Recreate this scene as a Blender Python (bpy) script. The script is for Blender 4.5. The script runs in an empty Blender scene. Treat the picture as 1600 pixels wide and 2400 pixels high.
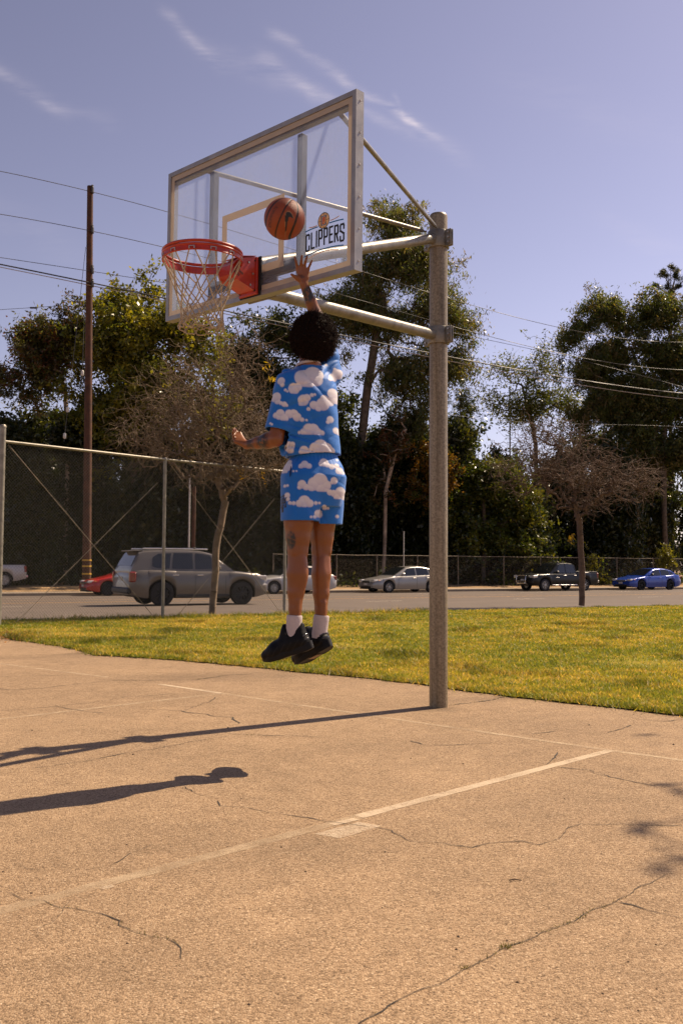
import bpy, bmesh, math, random
import numpy as np
from mathutils import Vector, Matrix, noise as mnoise

random.seed(7); RNG = np.random.default_rng(7)
sc = bpy.context.scene
COL = sc.collection

# ------------------------------------------------------------------ camera
F_PX, CAM_H, PITCH, ROLL = 2232.5, 1.137, math.radians(3.205), math.radians(0.322)   # focal length in pixels of a 1600 px wide frame
cam_d = bpy.data.cameras.new('camera'); cam = bpy.data.objects.new('camera', cam_d); COL.objects.link(cam)
cam_d.sensor_fit = 'HORIZONTAL'; cam_d.sensor_width = 24.0; cam_d.lens = F_PX / 1600 * 24.0
cam_d.clip_start = 0.05; cam_d.clip_end = 8000
_cp, _sp, _cr, _sr = math.cos(PITCH), math.sin(PITCH), math.cos(ROLL), math.sin(ROLL)
C_R = np.array([_cr, -_sr * _sp, _sr * _cp]); C_U = np.array([-_sr, -_cr * _sp, _cr * _cp]); C_F = np.array([0, _cp, _sp])
cam.matrix_world = Matrix(((C_R[0], C_U[0], -C_F[0], 0), (C_R[1], C_U[1], -C_F[1], 0), (C_R[2], C_U[2], -C_F[2], CAM_H), (0, 0, 0, 1)))
sc.camera = cam
cam_d.dof.use_dof = True; cam_d.dof.focus_distance = 5.6; cam_d.dof.aperture_fstop = 11.0

# ------------------------------------------------------------------ world, sun, exposure
SUN_EL, SUN_AZ = math.radians(49.9), math.radians(35.9)      # azimuth measured from +X towards +Y
SUN_DIR = Vector((math.cos(SUN_EL) * math.cos(SUN_AZ), math.cos(SUN_EL) * math.sin(SUN_AZ), math.sin(SUN_EL)))
sun_d = bpy.data.lights.new('sun', 'SUN'); sun = bpy.data.objects.new('sun', sun_d); COL.objects.link(sun)
sun_d.energy = 5.0; sun_d.angle = math.radians(0.53); sun_d.color = (1.0, 0.80, 0.58)
sun.rotation_euler = SUN_DIR.to_track_quat('Z', 'Y').to_euler(); sun.location = (20, 14, 30)

world = bpy.data.worlds.new('World'); sc.world = world; world.use_nodes = True
WN, WL = world.node_tree.nodes, world.node_tree.links
WN.clear()
def wn(t, **k):
    n = WN.new(t)
    for a, b in k.items(): setattr(n, a, b)
    return n
sky = wn('ShaderNodeTexSky', sky_type='NISHITA', sun_disc=False, sun_elevation=SUN_EL, sun_rotation=math.atan2(SUN_DIR.x, SUN_DIR.y), altitude=100, air_density=1.0, dust_density=0.6, ozone_density=3.0)
tc = wn('ShaderNodeTexCoord')
sep = wn('ShaderNodeSeparateXYZ'); WL.new(tc.outputs['Generated'], sep.inputs[0])
def wm(op, a, b=None, c=None, clamp=False):
    n = wn('ShaderNodeMath', operation=op, use_clamp=clamp)
    for i, v in enumerate((a, b, c)):
        if v is None: continue
        if isinstance(v, (int, float)): n.inputs[i].default_value = v
        else: WL.new(v, n.inputs[i])
    return n.outputs[0]
# thin cirrus: long soft streaks laid along great-circle arcs of the sky (gnomonic coordinates about +Y)
ysafe = wm('MAXIMUM', sep.outputs[1], 0.02)
gu, gv = wm('DIVIDE', sep.outputs[0], ysafe), wm('DIVIDE', sep.outputs[2], ysafe)
comb = wn('ShaderNodeCombineXYZ'); WL.new(gu, comb.inputs[0]); WL.new(gv, comb.inputs[1])
warp = wn('ShaderNodeTexNoise'); warp.inputs['Scale'].default_value = 9; warp.inputs['Detail'].default_value = 4
WL.new(comb.outputs[0], warp.inputs['Vector'])
wsep = wn('ShaderNodeSeparateColor'); WL.new(warp.outputs['Color'], wsep.inputs[0])
gu2 = wm('MULTIPLY_ADD', wm('SUBTRACT', wsep.outputs[0], 0.5), 0.045, gu); gv2 = wm('MULTIPLY_ADD', wm('SUBTRACT', wsep.outputs[1], 0.5), 0.045, gv)
fine = wn('ShaderNodeTexNoise'); fine.inputs['Scale'].default_value = 26; fine.inputs['Detail'].default_value = 6; fine.inputs['Roughness'].default_value = 0.62
mp = wn('ShaderNodeMapping'); mp.inputs['Rotation'].default_value[2] = math.radians(35); mp.inputs['Scale'].default_value = (0.45, 2.2, 1)
WL.new(comb.outputs[0], mp.inputs[0]); WL.new(mp.outputs[0], fine.inputs['Vector'])
def gno(px, py):
    d = (px - 800) / F_PX * C_R - (py - 1200) / F_PX * C_U + C_F
    return d[0] / d[1], d[2] / d[1]
acc = None
for (x0, y0, x1, y1, w, amp) in [(395, 40, 500, 130, 16, .55), (470, 100, 620, 180, 26, .3), (640, 155, 760, 235, 22, .75), (650, 85, 830, 205, 15, .6), (820, 200, 960, 275, 14, .8), (930, 255, 1010, 310, 14, 1.0),
                                 (850, 265, 960, 320, 18, .55), (990, 300, 1060, 350, 30, .35), (-20, 170, 120, 240, 18, .5), (100, 225, 240, 280, 22, .18), (928, 225, 950, 275, 8, .5), (1440, 520, 1600, 600, 34, .2), (1250, 200, 1620, 330, 60, .12), (-200, 420, 100, 560, 50, .15)]:
    a, b = gno(x0, y0), gno(x1, y1); du, dv = b[0] - a[0], b[1] - a[1]; L = math.hypot(du, dv); du /= L; dv /= L; s = .75 * w / F_PX
    ru, rv = wm('SUBTRACT', gu2, a[0]), wm('SUBTRACT', gv2, a[1])
    al = wm('ADD', wm('MULTIPLY', ru, du), wm('MULTIPLY', rv, dv)); ac = wm('SUBTRACT', wm('MULTIPLY', ru, dv), wm('MULTIPLY', rv, du))
    over = wm('ADD', wm('MAXIMUM', wm('SUBTRACT', 0.0, al), 0.0), wm('MAXIMUM', wm('SUBTRACT', al, L), 0.0))
    d2 = wm('ADD', wm('POWER', wm('ABSOLUTE', wm('DIVIDE', ac, s)), 2.0), wm('POWER', wm('DIVIDE', over, s * 2.2), 2.0))
    m = wm('MULTIPLY', wm('POWER', 2.718, wm('MULTIPLY', d2, -0.7)), amp)
    acc = m if acc is None else wm('ADD', acc, m)
fr = wm('MULTIPLY_ADD', wm('SUBTRACT', fine.outputs[0], 0.33), 2.2, 0.0, clamp=True)
cm = wm('MULTIPLY', wm('MULTIPLY', acc, fr), wm('GREATER_THAN', sep.outputs[1], 0.05))
tint = wn('ShaderNodeMix', data_type='RGBA', blend_type='MULTIPLY'); tint.inputs[0].default_value = 1.0
tint.inputs[7].default_value = (0.60, 0.485, 0.505, 1)
hs = wn('ShaderNodeHueSaturation'); hs.inputs['Saturation'].default_value = 0.58
gam = wn('ShaderNodeGamma'); gam.inputs['Gamma'].default_value = 1.45      # deepens the zenith against the pale horizon
WL.new(sky.outputs[0], hs.inputs['Color']); WL.new(hs.outputs[0], gam.inputs[0]); WL.new(gam.outputs[0], tint.inputs[6])
mixc = wn('ShaderNodeMix', data_type='RGBA'); WL.new(wm('MULTIPLY', cm, 0.45, clamp=True), mixc.inputs[0])
WL.new(tint.outputs[2], mixc.inputs[6]); mixc.inputs[7].default_value = (9.5, 8.2, 8.6, 1)
bg = wn('ShaderNodeBackground'); bg.inputs['Strength'].default_value = 0.063
WL.new(mixc.outputs[2], bg.inputs[0])
wo = wn('ShaderNodeOutputWorld'); WL.new(bg.outputs[0], wo.inputs[0])

sc.view_settings.view_transform = 'Standard'; sc.view_settings.look = 'None'; sc.view_settings.exposure = 0.68; sc.view_settings.gamma = 1.0; sc.view_settings.use_curve_mapping = False
sc.cycles.max_bounces = 8; sc.cycles.transparent_max_bounces = 16; sc.cycles.diffuse_bounces = 3; sc.cycles.glossy_bounces = 3; sc.cycles.transmission_bounces = 4
sc.cycles.use_denoising = True

# ------------------------------------------------------------------ helpers
def ray(px, py): return (px - 800) / F_PX * C_R - (py - 1200) / F_PX * C_U + C_F
def W(px, py, Y):                       # point at depth Y seen in that direction
    d = ray(px, py); return np.array([0, 0, CAM_H]) + d * (Y / d[1])
def G(px, py, z=0.0):                   # point on level ground
    d = ray(px, py); return np.array([0, 0, CAM_H]) + d * ((z - CAM_H) / d[2])
R_O = np.array([-1.5, 22.5]); R_U = np.array([.8746, .4848]); R_N = np.array([-.4848, .8746])     # road axes
def road_z(t): return -0.03 - 0.0135 * t
def rd(s, t, z=None): p = R_O + R_U * s + R_N * t; return np.array([p[0], p[1], road_z(t) if z is None else z])
def st(p): q = np.array([p[0], p[1]]) - R_O; return q @ R_U, q @ R_N
def Yt(px, t): k = (px - 800) / F_PX; return (t + 20.41) / (.8746 - .4848 * k)

def link(o, parent=None):
    COL.objects.link(o)
    if parent is not None: o.parent = parent
    return o
def tag(o, label=None, cat=None, group=None, kind=None):
    for k, v in (('label', label), ('category', cat), ('group', group), ('kind', kind)):
        if v: o[k] = v
    return o
def empty(name, loc=(0, 0, 0), rz=0, **k):
    o = bpy.data.objects.new(name, None); o.location = tuple(loc); o.rotation_euler = (0, 0, rz); o.empty_display_size = .2
    link(o); return tag(o, **k)
def np_mesh(name, V, faces, mat=None, parent=None, smooth=False, col=None, off=None, sharp=None):
    V = np.asarray(V, dtype=np.float64)
    if off is not None: V = V - np.asarray(off)
    me = bpy.data.meshes.new(name)
    if isinstance(faces, np.ndarray):
        m, k = faces.shape
        me.vertices.add(len(V)); me.vertices.foreach_set('co', V.astype(np.float32).ravel())
        me.loops.add(m * k); me.loops.foreach_set('vertex_index', faces.astype(np.int32).ravel())
        me.polygons.add(m); me.polygons.foreach_set('loop_start', np.arange(0, m * k, k, dtype=np.int32)); me.polygons.foreach_set('loop_total', np.full(m, k, np.int32))
        me.update(calc_edges=True)
    else:
        me.from_pydata([tuple(v) for v in V], [], faces); me.update()
    if col is not None:
        a = me.color_attributes.new('Col', 'FLOAT_COLOR', 'POINT')
        c = np.ones((len(V), 4), np.float32); c[:, :3] = col; a.data.foreach_set('color', c.ravel())
    if smooth: me.polygons.foreach_set('use_smooth', np.ones(len(me.polygons), bool))
    if sharp is not None: me.set_sharp_from_angle(angle=math.radians(sharp))
    if mat is not None: me.materials.append(mat)
    o = bpy.data.objects.new(name, me); link(o, parent); return o
class MB:
    """collects boxes, prisms and tubes and links them as one mesh"""
    def __init__(s): s.v = []; s.f = []
    def add(s, V, F):
        n = len(s.v); s.v += [tuple(map(float, v)) for v in V]; s.f += [tuple(int(i) + n for i in f) for f in F]; return s
    def box(s, lo, hi, M=None, bev=0.0):
        (x0, y0, z0), (x1, y1, z1) = lo, hi
        if bev > 0:
            b = min(bev, .49 * min(abs(x1 - x0), abs(y1 - y0), abs(z1 - z0))); V = []
            for X, sx in ((x0, 1), (x1, -1)):
                for Y, sy in ((y0, 1), (y1, -1)):
                    for Z, sz in ((z0, 1), (z1, -1)):
                        V += [(X + sx * b, Y + sy * b, Z), (X + sx * b, Y, Z + sz * b), (X, Y + sy * b, Z + sz * b)]
            bm = bmesh.new(); vs = [bm.verts.new(v) for v in V]; r = bmesh.ops.convex_hull(bm, input=vs); bm.verts.ensure_lookup_table(); bm.verts.index_update()
            V = [tuple(v.co) for v in bm.verts]; F = [[v.index for v in f.verts] for f in bm.faces]; bm.free()
        else:
            V = [(x0, y0, z0), (x1, y0, z0), (x1, y1, z0), (x0, y1, z0), (x0, y0, z1), (x1, y0, z1), (x1, y1, z1), (x0, y1, z1)]
            F = [(0, 3, 2, 1), (4, 5, 6, 7), (0, 1, 5, 4), (1, 2, 6, 5), (2, 3, 7, 6), (3, 0, 4, 7)]
        if M is not None: V = [M @ np.array([*v, 1.0]) for v in V]; V = [v[:3] for v in V]
        return s.add(V, F)
    def tube(s, P, r, n=10, cap=True, closed=False):
        P = np.asarray(P, float); m = len(P); r = np.full(m, r) if np.isscalar(r) else np.asarray(r, float)
        T = np.gradient(P, axis=0) if not closed else (np.roll(P, -1, 0) - np.roll(P, 1, 0))
        T /= np.linalg.norm(T, axis=1)[:, None] + 1e-12
        up = np.array([0, 0, 1.0]) if abs(T[0][2]) < .9 else np.array([1.0, 0, 0])
        V = []
        for i in range(m):
            a = np.cross(T[i], up); a /= np.linalg.norm(a) + 1e-12; b = np.cross(a, T[i]); up = b
            for k in range(n):
                t = 2 * math.pi * k / n; V.append(P[i] + r[i] * (math.cos(t) * a + math.sin(t) * b))
        F = []
        for i in range(m if closed else m - 1):
            j = (i + 1) % m
            for k in range(n): F.append((i * n + k, i * n + (k + 1) % n, j * n + (k + 1) % n, j * n + k))
        if cap and not closed: F += [tuple(range(n))[::-1], tuple(range((m - 1) * n, m * n))]
        return s.add(V, F)
    def prism(s, poly, d, o, ex, ey, ez):
        """2-D polygon in plane (ex, ey) at o, extruded by d along ez"""
        o, ex, ey, ez = map(np.asarray, (o, ex, ey, ez)); n = len(poly)
        V = [o + ex * p[0] + ey * p[1] for p in poly] + [o + ex * p[0] + ey * p[1] + ez * d for p in poly]
        F = [tuple(range(n))[::-1], tuple(range(n, 2 * n))] + [(i, (i + 1) % n, n + (i + 1) % n, n + i) for i in range(n)]
        return s.add(V, F)
    def lathe(s, prof, n=24, M=None):
        V = []; m = len(prof)
        for (r, z) in prof:
            for k in range(n): t = 2 * math.pi * k / n; V.append((r * math.cos(t), r * math.sin(t), z))
        F = [(i * n + k, i * n + (k + 1) % n, (i + 1) * n + (k + 1) % n, (i + 1) * n + k) for i in range(m - 1) for k in range(n)]
        if M is not None: V = [(M @ np.array([*v, 1.0]))[:3] for v in V]
        return s.add(V, F)
    def build(s, name, mat, parent=None, off=None, smooth=None):
        o = np_mesh(name, np.array(s.v).reshape(-1, 3), s.f, mat, parent, off=off)
        if smooth: o.data.polygons.foreach_set('use_smooth', np.ones(len(o.data.polygons), bool)); o.data.set_sharp_from_angle(angle=math.radians(smooth))
        return o
def tubes(P0, P1, r0, r1, n=4):
    """many tapered prisms at once -> arrays"""
    P0, P1 = np.asarray(P0, float), np.asarray(P1, float); d = P1 - P0; L = np.linalg.norm(d, axis=1)[:, None] + 1e-9; d = d / L
    up = np.where(np.abs(d[:, 2:3]) < .9, np.array([[0, 0, 1.0]]), np.array([[1.0, 0, 0]])); a = np.cross(d, up); a /= np.linalg.norm(a, axis=1)[:, None]; b = np.cross(d, a)
    m = len(P0); V = np.zeros((m, 2, n, 3))
    for k in range(n):
        t = 2 * math.pi * k / n; w = math.cos(t) * a + math.sin(t) * b
        V[:, 0, k] = P0 + w * np.asarray(r0).reshape(-1, 1); V[:, 1, k] = P1 + w * np.asarray(r1).reshape(-1, 1)
    base = (np.arange(m) * 2 * n)[:, None]; F = []
    for k in range(n): F.append(np.concatenate([base + k, base + (k + 1) % n, base + n + (k + 1) % n, base + n + k], 1))
    return V.reshape(-1, 3), np.stack(F, 1).reshape(-1, 4)

# ------------------------------------------------------------------ materials
def new_mat(name):
    m = bpy.data.materials.new(name); m.use_nodes = True; nt = m.node_tree; return m, nt, nt.nodes['Principled BSDF'], nt.nodes['Material Output']
def pmat(name, col, rough=.6, metal=0.0, var=.12, scale=8.0, bump=0.0, bscale=60.0, spec=None, coat=0.0, col2=None, rvar=.1):
    """principled material with noise-broken colour, roughness and relief"""
    m, nt, bs, out = new_mat(name); N, L = nt.nodes, nt.links
    t = N.new('ShaderNodeTexCoord'); nz = N.new('ShaderNodeTexNoise'); nz.inputs['Scale'].default_value = scale; nz.inputs['Detail'].default_value = 5; nz.inputs['Roughness'].default_value = .62
    L.new(t.outputs['Object'], nz.inputs['Vector'])
    rp = N.new('ShaderNodeValToRGB'); L.new(nz.outputs[0], rp.inputs[0])
    c = np.array(col[:3]); c0 = np.clip(c * (1 - 1.6 * var), 0, 1) if col2 is None else np.array(col2); c1 = np.clip(c * (1 + 1.2 * var), 0, 1)
    rp.color_ramp.elements[0].position = .3; rp.color_ramp.elements[1].position = .7
    rp.color_ramp.elements[0].color = (*c0, 1); rp.color_ramp.elements[1].color = (*c1, 1); L.new(rp.outputs[0], bs.inputs['Base Color'])
    mr = N.new('ShaderNodeMapRange'); mr.inputs['To Min'].default_value = max(.03, rough - rvar); mr.inputs['To Max'].default_value = min(1, rough + rvar); L.new(nz.outputs[0], mr.inputs[0]); L.new(mr.outputs[0], bs.inputs['Roughness'])
    bs.inputs['Metallic'].default_value = metal; bs.inputs['Coat Weight'].default_value = coat
    if spec is not None: bs.inputs['Specular IOR Level'].default_value = spec
    if bump:
        n2 = N.new('ShaderNodeTexNoise'); n2.inputs['Scale'].default_value = bscale; n2.inputs['Detail'].default_value = 4; L.new(t.outputs['Object'], n2.inputs['Vector'])
        bp = N.new('ShaderNodeBump'); bp.inputs['Strength'].default_value = bump; bp.inputs['Distance'].default_value = .01; L.new(n2.outputs[0], bp.inputs['Height']); L.new(bp.outputs[0], bs.inputs['Normal'])
    return m
def leaf_mat(name, trans=.45, rough=.45, spec=.3, tint=(1.25, 1.2, .5)):
    m, nt, bs, out = new_mat(name); N, L = nt.nodes, nt.links
    at = N.new('ShaderNodeAttribute'); at.attribute_name = 'Col'; L.new(at.outputs['Color'], bs.inputs['Base Color']); bs.inputs['Roughness'].default_value = rough; bs.inputs['Specular IOR Level'].default_value = spec
    tr = N.new('ShaderNodeBsdfTranslucent'); mx = N.new('ShaderNodeMixShader'); mx.inputs[0].default_value = trans
    mu = N.new('ShaderNodeMix'); mu.data_type = 'RGBA'; mu.blend_type = 'MULTIPLY'; mu.inputs[0].default_value = 1; mu.inputs[7].default_value = (*tint, 1); L.new(at.outputs['Color'], mu.inputs[6]); L.new(mu.outputs[2], tr.inputs['Color'])
    L.new(bs.outputs[0], mx.inputs[1]); L.new(tr.outputs[0], mx.inputs[2]); L.new(mx.outputs[0], out.inputs['Surface']); return m
def attr_mat(name, rough=.7, spec=.3, bump=0.0, bscale=300, sheen=0.0, var=.1, vscale=30, sss=0.0):
    m, nt, bs, out = new_mat(name); N, L = nt.nodes, nt.links
    at = N.new('ShaderNodeAttribute'); at.attribute_name = 'Col'; t = N.new('ShaderNodeTexCoord'); nz = N.new('ShaderNodeTexNoise'); nz.inputs['Scale'].default_value = vscale; nz.inputs['Detail'].default_value = 4; L.new(t.outputs['Object'], nz.inputs[0])
    mr = N.new('ShaderNodeMapRange'); mr.inputs['To Min'].default_value = 1 - var; mr.inputs['To Max'].default_value = 1 + var; L.new(nz.outputs[0], mr.inputs[0])
    mu = N.new('ShaderNodeVectorMath'); mu.operation = 'SCALE'; L.new(at.outputs['Color'], mu.inputs[0]); L.new(mr.outputs[0], mu.inputs['Scale']); L.new(mu.outputs[0], bs.inputs['Base Color'])
    bs.inputs['Roughness'].default_value = rough; bs.inputs['Specular IOR Level'].default_value = spec; bs.inputs['Sheen Weight'].default_value = sheen
    if sss: bs.inputs['Subsurface Weight'].default_value = sss; bs.inputs['Subsurface Scale'].default_value = .01; bs.inputs['Subsurface Radius'].default_value = (1, .35, .2)
    if bump:
        n2 = N.new('ShaderNodeTexNoise'); n2.inputs['Scale'].default_value = bscale; n2.inputs['Detail'].default_value = 3; L.new(t.outputs['Object'], n2.inputs[0])
        bp = N.new('ShaderNodeBump'); bp.inputs['Strength'].default_value = bump; bp.inputs['Distance'].default_value = .004; L.new(n2.outputs[0], bp.inputs['Height']); L.new(bp.outputs[0], bs.inputs['Normal'])
    return m

def court_mat():
    m, nt, bs, out = new_mat('court_asphalt'); N, L = nt.nodes, nt.links
    t = N.new('ShaderNodeTexCoord')
    def noise(s, d=4, r=.6):
        n = N.new('ShaderNodeTexNoise'); n.inputs['Scale'].default_value = s; n.inputs['Detail'].default_value = d; n.inputs['Roughness'].default_value = r; L.new(t.outputs['Object'], n.inputs['Vector']); return n.outputs[0]
    vo = N.new('ShaderNodeTexVoronoi'); vo.inputs['Scale'].default_value = 150; L.new(t.outputs['Object'], vo.inputs['Vector'])
    vo2 = N.new('ShaderNodeTexVoronoi'); vo2.inputs['Scale'].default_value = 330; L.new(t.outputs['Object'], vo2.inputs['Vector'])
    sp = N.new('ShaderNodeSeparateColor'); L.new(vo.outputs['Color'], sp.inputs[0])
    sp2 = N.new('ShaderNodeSeparateColor'); L.new(vo2.outputs['Color'], sp2.inputs[0])
    ad = N.new('ShaderNodeMath'); ad.operation = 'MULTIPLY_ADD'; ad.inputs[1].default_value = .55; L.new(sp.outputs[0], ad.inputs[0]); m2 = N.new('ShaderNodeMath'); m2.operation = 'MULTIPLY'; m2.inputs[1].default_value = .45; L.new(sp2.outputs[0], m2.inputs[0]); L.new(m2.outputs[0], ad.inputs[2])
    rp = N.new('ShaderNodeValToRGB'); L.new(ad.outputs[0], rp.inputs[0]); e = rp.color_ramp.elements
    e[0].position = .0; e[0].color = (.065, .042, .024, 1); e[1].position = 1.0; e[1].color = (.70, .55, .38, 1)
    for p, c in ((.25, (.222, .145, .082)), (.55, (.352, .236, .135)), (.85, (.465, .328, .200))): q = e.new(p); q.color = (*c, 1)
    # large dirty patches and weathering
    mr = N.new('ShaderNodeMapRange'); mr.inputs['From Min'].default_value = .3; mr.inputs['From Max'].default_value = .7; mr.inputs['To Min'].default_value = .80; mr.inputs['To Max'].default_value = 1.12; L.new(noise(.55, 6, .65), mr.inputs[0])
    mr2 = N.new('ShaderNodeMapRange'); mr2.inputs['From Min'].default_value = .35; mr2.inputs['From Max'].default_value = .65; mr2.inputs['To Min'].default_value = .9; mr2.inputs['To Max'].default_value = 1.08; L.new(noise(6, 5, .7), mr2.inputs[0])
    mm = N.new('ShaderNodeMath'); mm.operation = 'MULTIPLY'; L.new(mr.outputs[0], mm.inputs[0]); L.new(mr2.outputs[0], mm.inputs[1])
    sc_ = N.new('ShaderNodeVectorMath'); sc_.operation = 'SCALE'; L.new(rp.outputs[0], sc_.inputs[0]); L.new(mm.outputs[0], sc_.inputs['Scale'])
    # stains with their own shape: two scuffed dark patches by the lane's far corner
    last = sc_.outputs[0]
    gp = N.new('ShaderNodeNewGeometry')
    for (c, rx, ry, ang, k) in [(G(470, 1587), 1.3, .55, .2, .42), (G(120, 1540), 1.6, .5, .35, .3), (G(1110, 1640), .7, .25, .3, .3), (G(190, 1532), .5, .25, .9, .55), (G(1027, 1662), .26, .2, .3, .5), (G(560, 2000), .9, .5, .4, .16), (G(1300, 1880), .8, .45, .2, .14), (G(300, 2280), .45, .3, .9, .15), (G(900, 1750), 1.0, .4, .3, .15)]:
        mpn = N.new('ShaderNodeMapping'); mpn.vector_type = 'TEXTURE'; mpn.inputs['Location'].default_value = (c[0], c[1], 0); mpn.inputs['Rotation'].default_value = (0, 0, ang); mpn.inputs['Scale'].default_value = (rx, ry, 1); L.new(gp.outputs['Position'], mpn.inputs[0])
        ln = N.new('ShaderNodeVectorMath'); ln.operation = 'LENGTH'; L.new(mpn.outputs[0], ln.inputs[0])
        mrr = N.new('ShaderNodeMapRange'); mrr.inputs['From Min'].default_value = 1.0; mrr.inputs['From Max'].default_value = .2; mrr.inputs['To Max'].default_value = k; L.new(ln.outputs['Value'], mrr.inputs[0])
        n3 = N.new('ShaderNodeMath'); n3.operation = 'MULTIPLY'; L.new(mrr.outputs[0], n3.inputs[0]); L.new(noise(14, 5, .75), n3.inputs[1]); n3b = N.new('ShaderNodeMath'); n3b.operation = 'MULTIPLY'; n3b.use_clamp = True; n3b.inputs[1].default_value = 1.8; L.new(n3.outputs[0], n3b.inputs[0])
        mx = N.new('ShaderNodeMix'); mx.data_type = 'RGBA'; L.new(n3b.outputs[0], mx.inputs[0]); L.new(last, mx.inputs[6]); mx.inputs[7].default_value = (.10, .068, .042, 1); last = mx.outputs[2]
    L.new(last, bs.inputs['Base Color']); bs.inputs['Roughness'].default_value = .9; bs.inputs['Specular IOR Level'].default_value = .25
    iv = N.new('ShaderNodeMath'); iv.operation = 'SUBTRACT'; iv.inputs[0].default_value = 1; L.new(vo.outputs['Distance'], iv.inputs[1])
    iv2 = N.new('ShaderNodeMath'); iv2.operation = 'MULTIPLY_ADD'; iv2.inputs[1].default_value = -.5; L.new(vo2.outputs['Distance'], iv2.inputs[0]); L.new(iv.outputs[0], iv2.inputs[2])
    iv3 = N.new('ShaderNodeMath'); iv3.operation = 'MULTIPLY_ADD'; iv3.inputs[1].default_value = .9; L.new(sp.outputs[1], iv3.inputs[0]); L.new(iv2.outputs[0], iv3.inputs[2])
    bp = N.new('ShaderNodeBump'); bp.inputs['Strength'].default_value = .8; bp.inputs['Distance'].default_value = .004; L.new(iv3.outputs[0], bp.inputs['Height']); L.new(bp.outputs[0], bs.inputs['Normal'])
    return m
def worn_paint(name, col, wear=.45, scale=120):
    """old paint: survives on the stones, gone from the hollows, with longer worn-out stretches"""
    m, nt, bs, out = new_mat(name); N, L = nt.nodes, nt.links
    t = N.new('ShaderNodeTexCoord')
    def nz(s, d, r=.7): n = N.new('ShaderNodeTexNoise'); n.inputs['Scale'].default_value = s; n.inputs['Detail'].default_value = d; n.inputs['Roughness'].default_value = r; L.new(t.outputs['Object'], n.inputs[0]); return n.outputs[0]
    def mth(op, a, b, clamp=False):
        n = N.new('ShaderNodeMath'); n.operation = op; n.use_clamp = clamp
        for k, v in enumerate((a, b)):
            if isinstance(v, float): n.inputs[k].default_value = v
            else: L.new(v, n.inputs[k])
        return n.outputs[0]
    a = mth('ADD', mth('MULTIPLY', nz(scale * 1.4, 6, .8), .9), mth('MULTIPLY', nz(3.2, 4), .55)); a = mth('ADD', a, mth('MULTIPLY', nz(22., 4), .35))
    mr = N.new('ShaderNodeMapRange'); mr.inputs['From Min'].default_value = 1.22 - wear * .68; mr.inputs['From Max'].default_value = 1.52 - wear * .68; mr.inputs['To Max'].default_value = .88; L.new(a, mr.inputs[0])
    bs.inputs['Base Color'].default_value = (*col, 1); bs.inputs['Roughness'].default_value = .9; bs.inputs['Specular IOR Level'].default_value = .2
    bp = N.new('ShaderNodeBump'); bp.inputs['Strength'].default_value = .6; bp.inputs['Distance'].default_value = .004; L.new(nz(150., 3), bp.inputs['Height']); L.new(bp.outputs[0], bs.inputs['Normal'])
    tr = N.new('ShaderNodeBsdfTransparent'); mx = N.new('ShaderNodeMixShader'); L.new(mr.outputs[0], mx.inputs[0]); L.new(tr.outputs[0], mx.inputs[1]); L.new(bs.outputs[0], mx.inputs[2]); L.new(mx.outputs[0], out.inputs['Surface']); return m
M = {}
M['court'] = court_mat()
M['line'] = worn_paint('worn_line_paint', (.51, .39, .255), .71); M['line_bright'] = worn_paint('line_paint', (.56, .44, .305), .84)
M['line_faint'] = worn_paint('faint_line_paint', (.47, .355, .23), .69)
M['line_mid'] = worn_paint('flaking_paint', (.60, .48, .34), .70, 70)
M['crack'] = pmat('crack_dirt', (.045, .035, .025), .95, var=.3, scale=40)
M['galv'] = pmat('galvanised_steel', (.215, .20, .165), .42, .5, var=.22, scale=14, bump=.15, bscale=220)
M['galv_pole'] = pmat('weathered_steel_pole', (.29, .245, .175), .42, .5, var=.2, scale=9, bump=.2, bscale=260)
def streaked_steel():
    m, nt, bs, out = new_mat('streaked_steel'); N, L = nt.nodes, nt.links; t = N.new('ShaderNodeTexCoord')
    def nz(sc_, s, d=5): mpn = N.new('ShaderNodeMapping'); mpn.inputs['Scale'].default_value = sc_; L.new(t.outputs['Object'], mpn.inputs[0]); n = N.new('ShaderNodeTexNoise'); n.inputs['Scale'].default_value = s; n.inputs['Detail'].default_value = d; n.inputs['Roughness'].default_value = .65; L.new(mpn.outputs[0], n.inputs[0]); return n.outputs[0]
    rp = N.new('ShaderNodeValToRGB'); L.new(nz((14, 14, .5), 2.2), rp.inputs[0]); e = rp.color_ramp.elements; e[0].position = .34; e[0].color = (.17, .138, .088, 1); e[1].position = .64; e[1].color = (.30, .25, .17, 1); q = e.new(.47); q.color = (.245, .203, .137, 1)
    r2 = N.new('ShaderNodeValToRGB'); L.new(nz((1, 1, 1), 60, 6), r2.inputs[0]); f = r2.color_ramp.elements; f[0].position = .36; f[0].color = (.62, .58, .52, 1); f[1].position = .6; f[1].color = (1.12, 1.1, 1.06, 1)
    mu = N.new('ShaderNodeMix'); mu.data_type = 'RGBA'; mu.blend_type = 'MULTIPLY'; mu.inputs[0].default_value = 1; L.new(rp.outputs[0], mu.inputs[6]); L.new(r2.outputs[0], mu.inputs[7]); L.new(mu.outputs[2], bs.inputs['Base Color'])
    bs.inputs['Metallic'].default_value = .3; bs.inputs['Roughness'].default_value = .45; bp = N.new('ShaderNodeBump'); bp.inputs['Strength'].default_value = .15; bp.inputs['Distance'].default_value = .004; L.new(nz((1, 1, 1), 160), bp.inputs['Height']); L.new(bp.outputs[0], bs.inputs['Normal']); return m
M['galv_pole'] = streaked_steel()
M['alu'] = pmat('aluminium_frame', (.31, .30, .285), .4, .5, var=.12, scale=12, bump=.1, bscale=150)
M['orange'] = pmat('rim_enamel', (.46, .030, .006), .38, 0, var=.12, scale=20, coat=.3, bump=.06, bscale=120)
M['dark'] = pmat('black_rubber', (.012, .012, .013), .75, var=.2)
M['bolt'] = pmat('bolt_steel', (.45, .42, .38), .4, .8)
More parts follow.
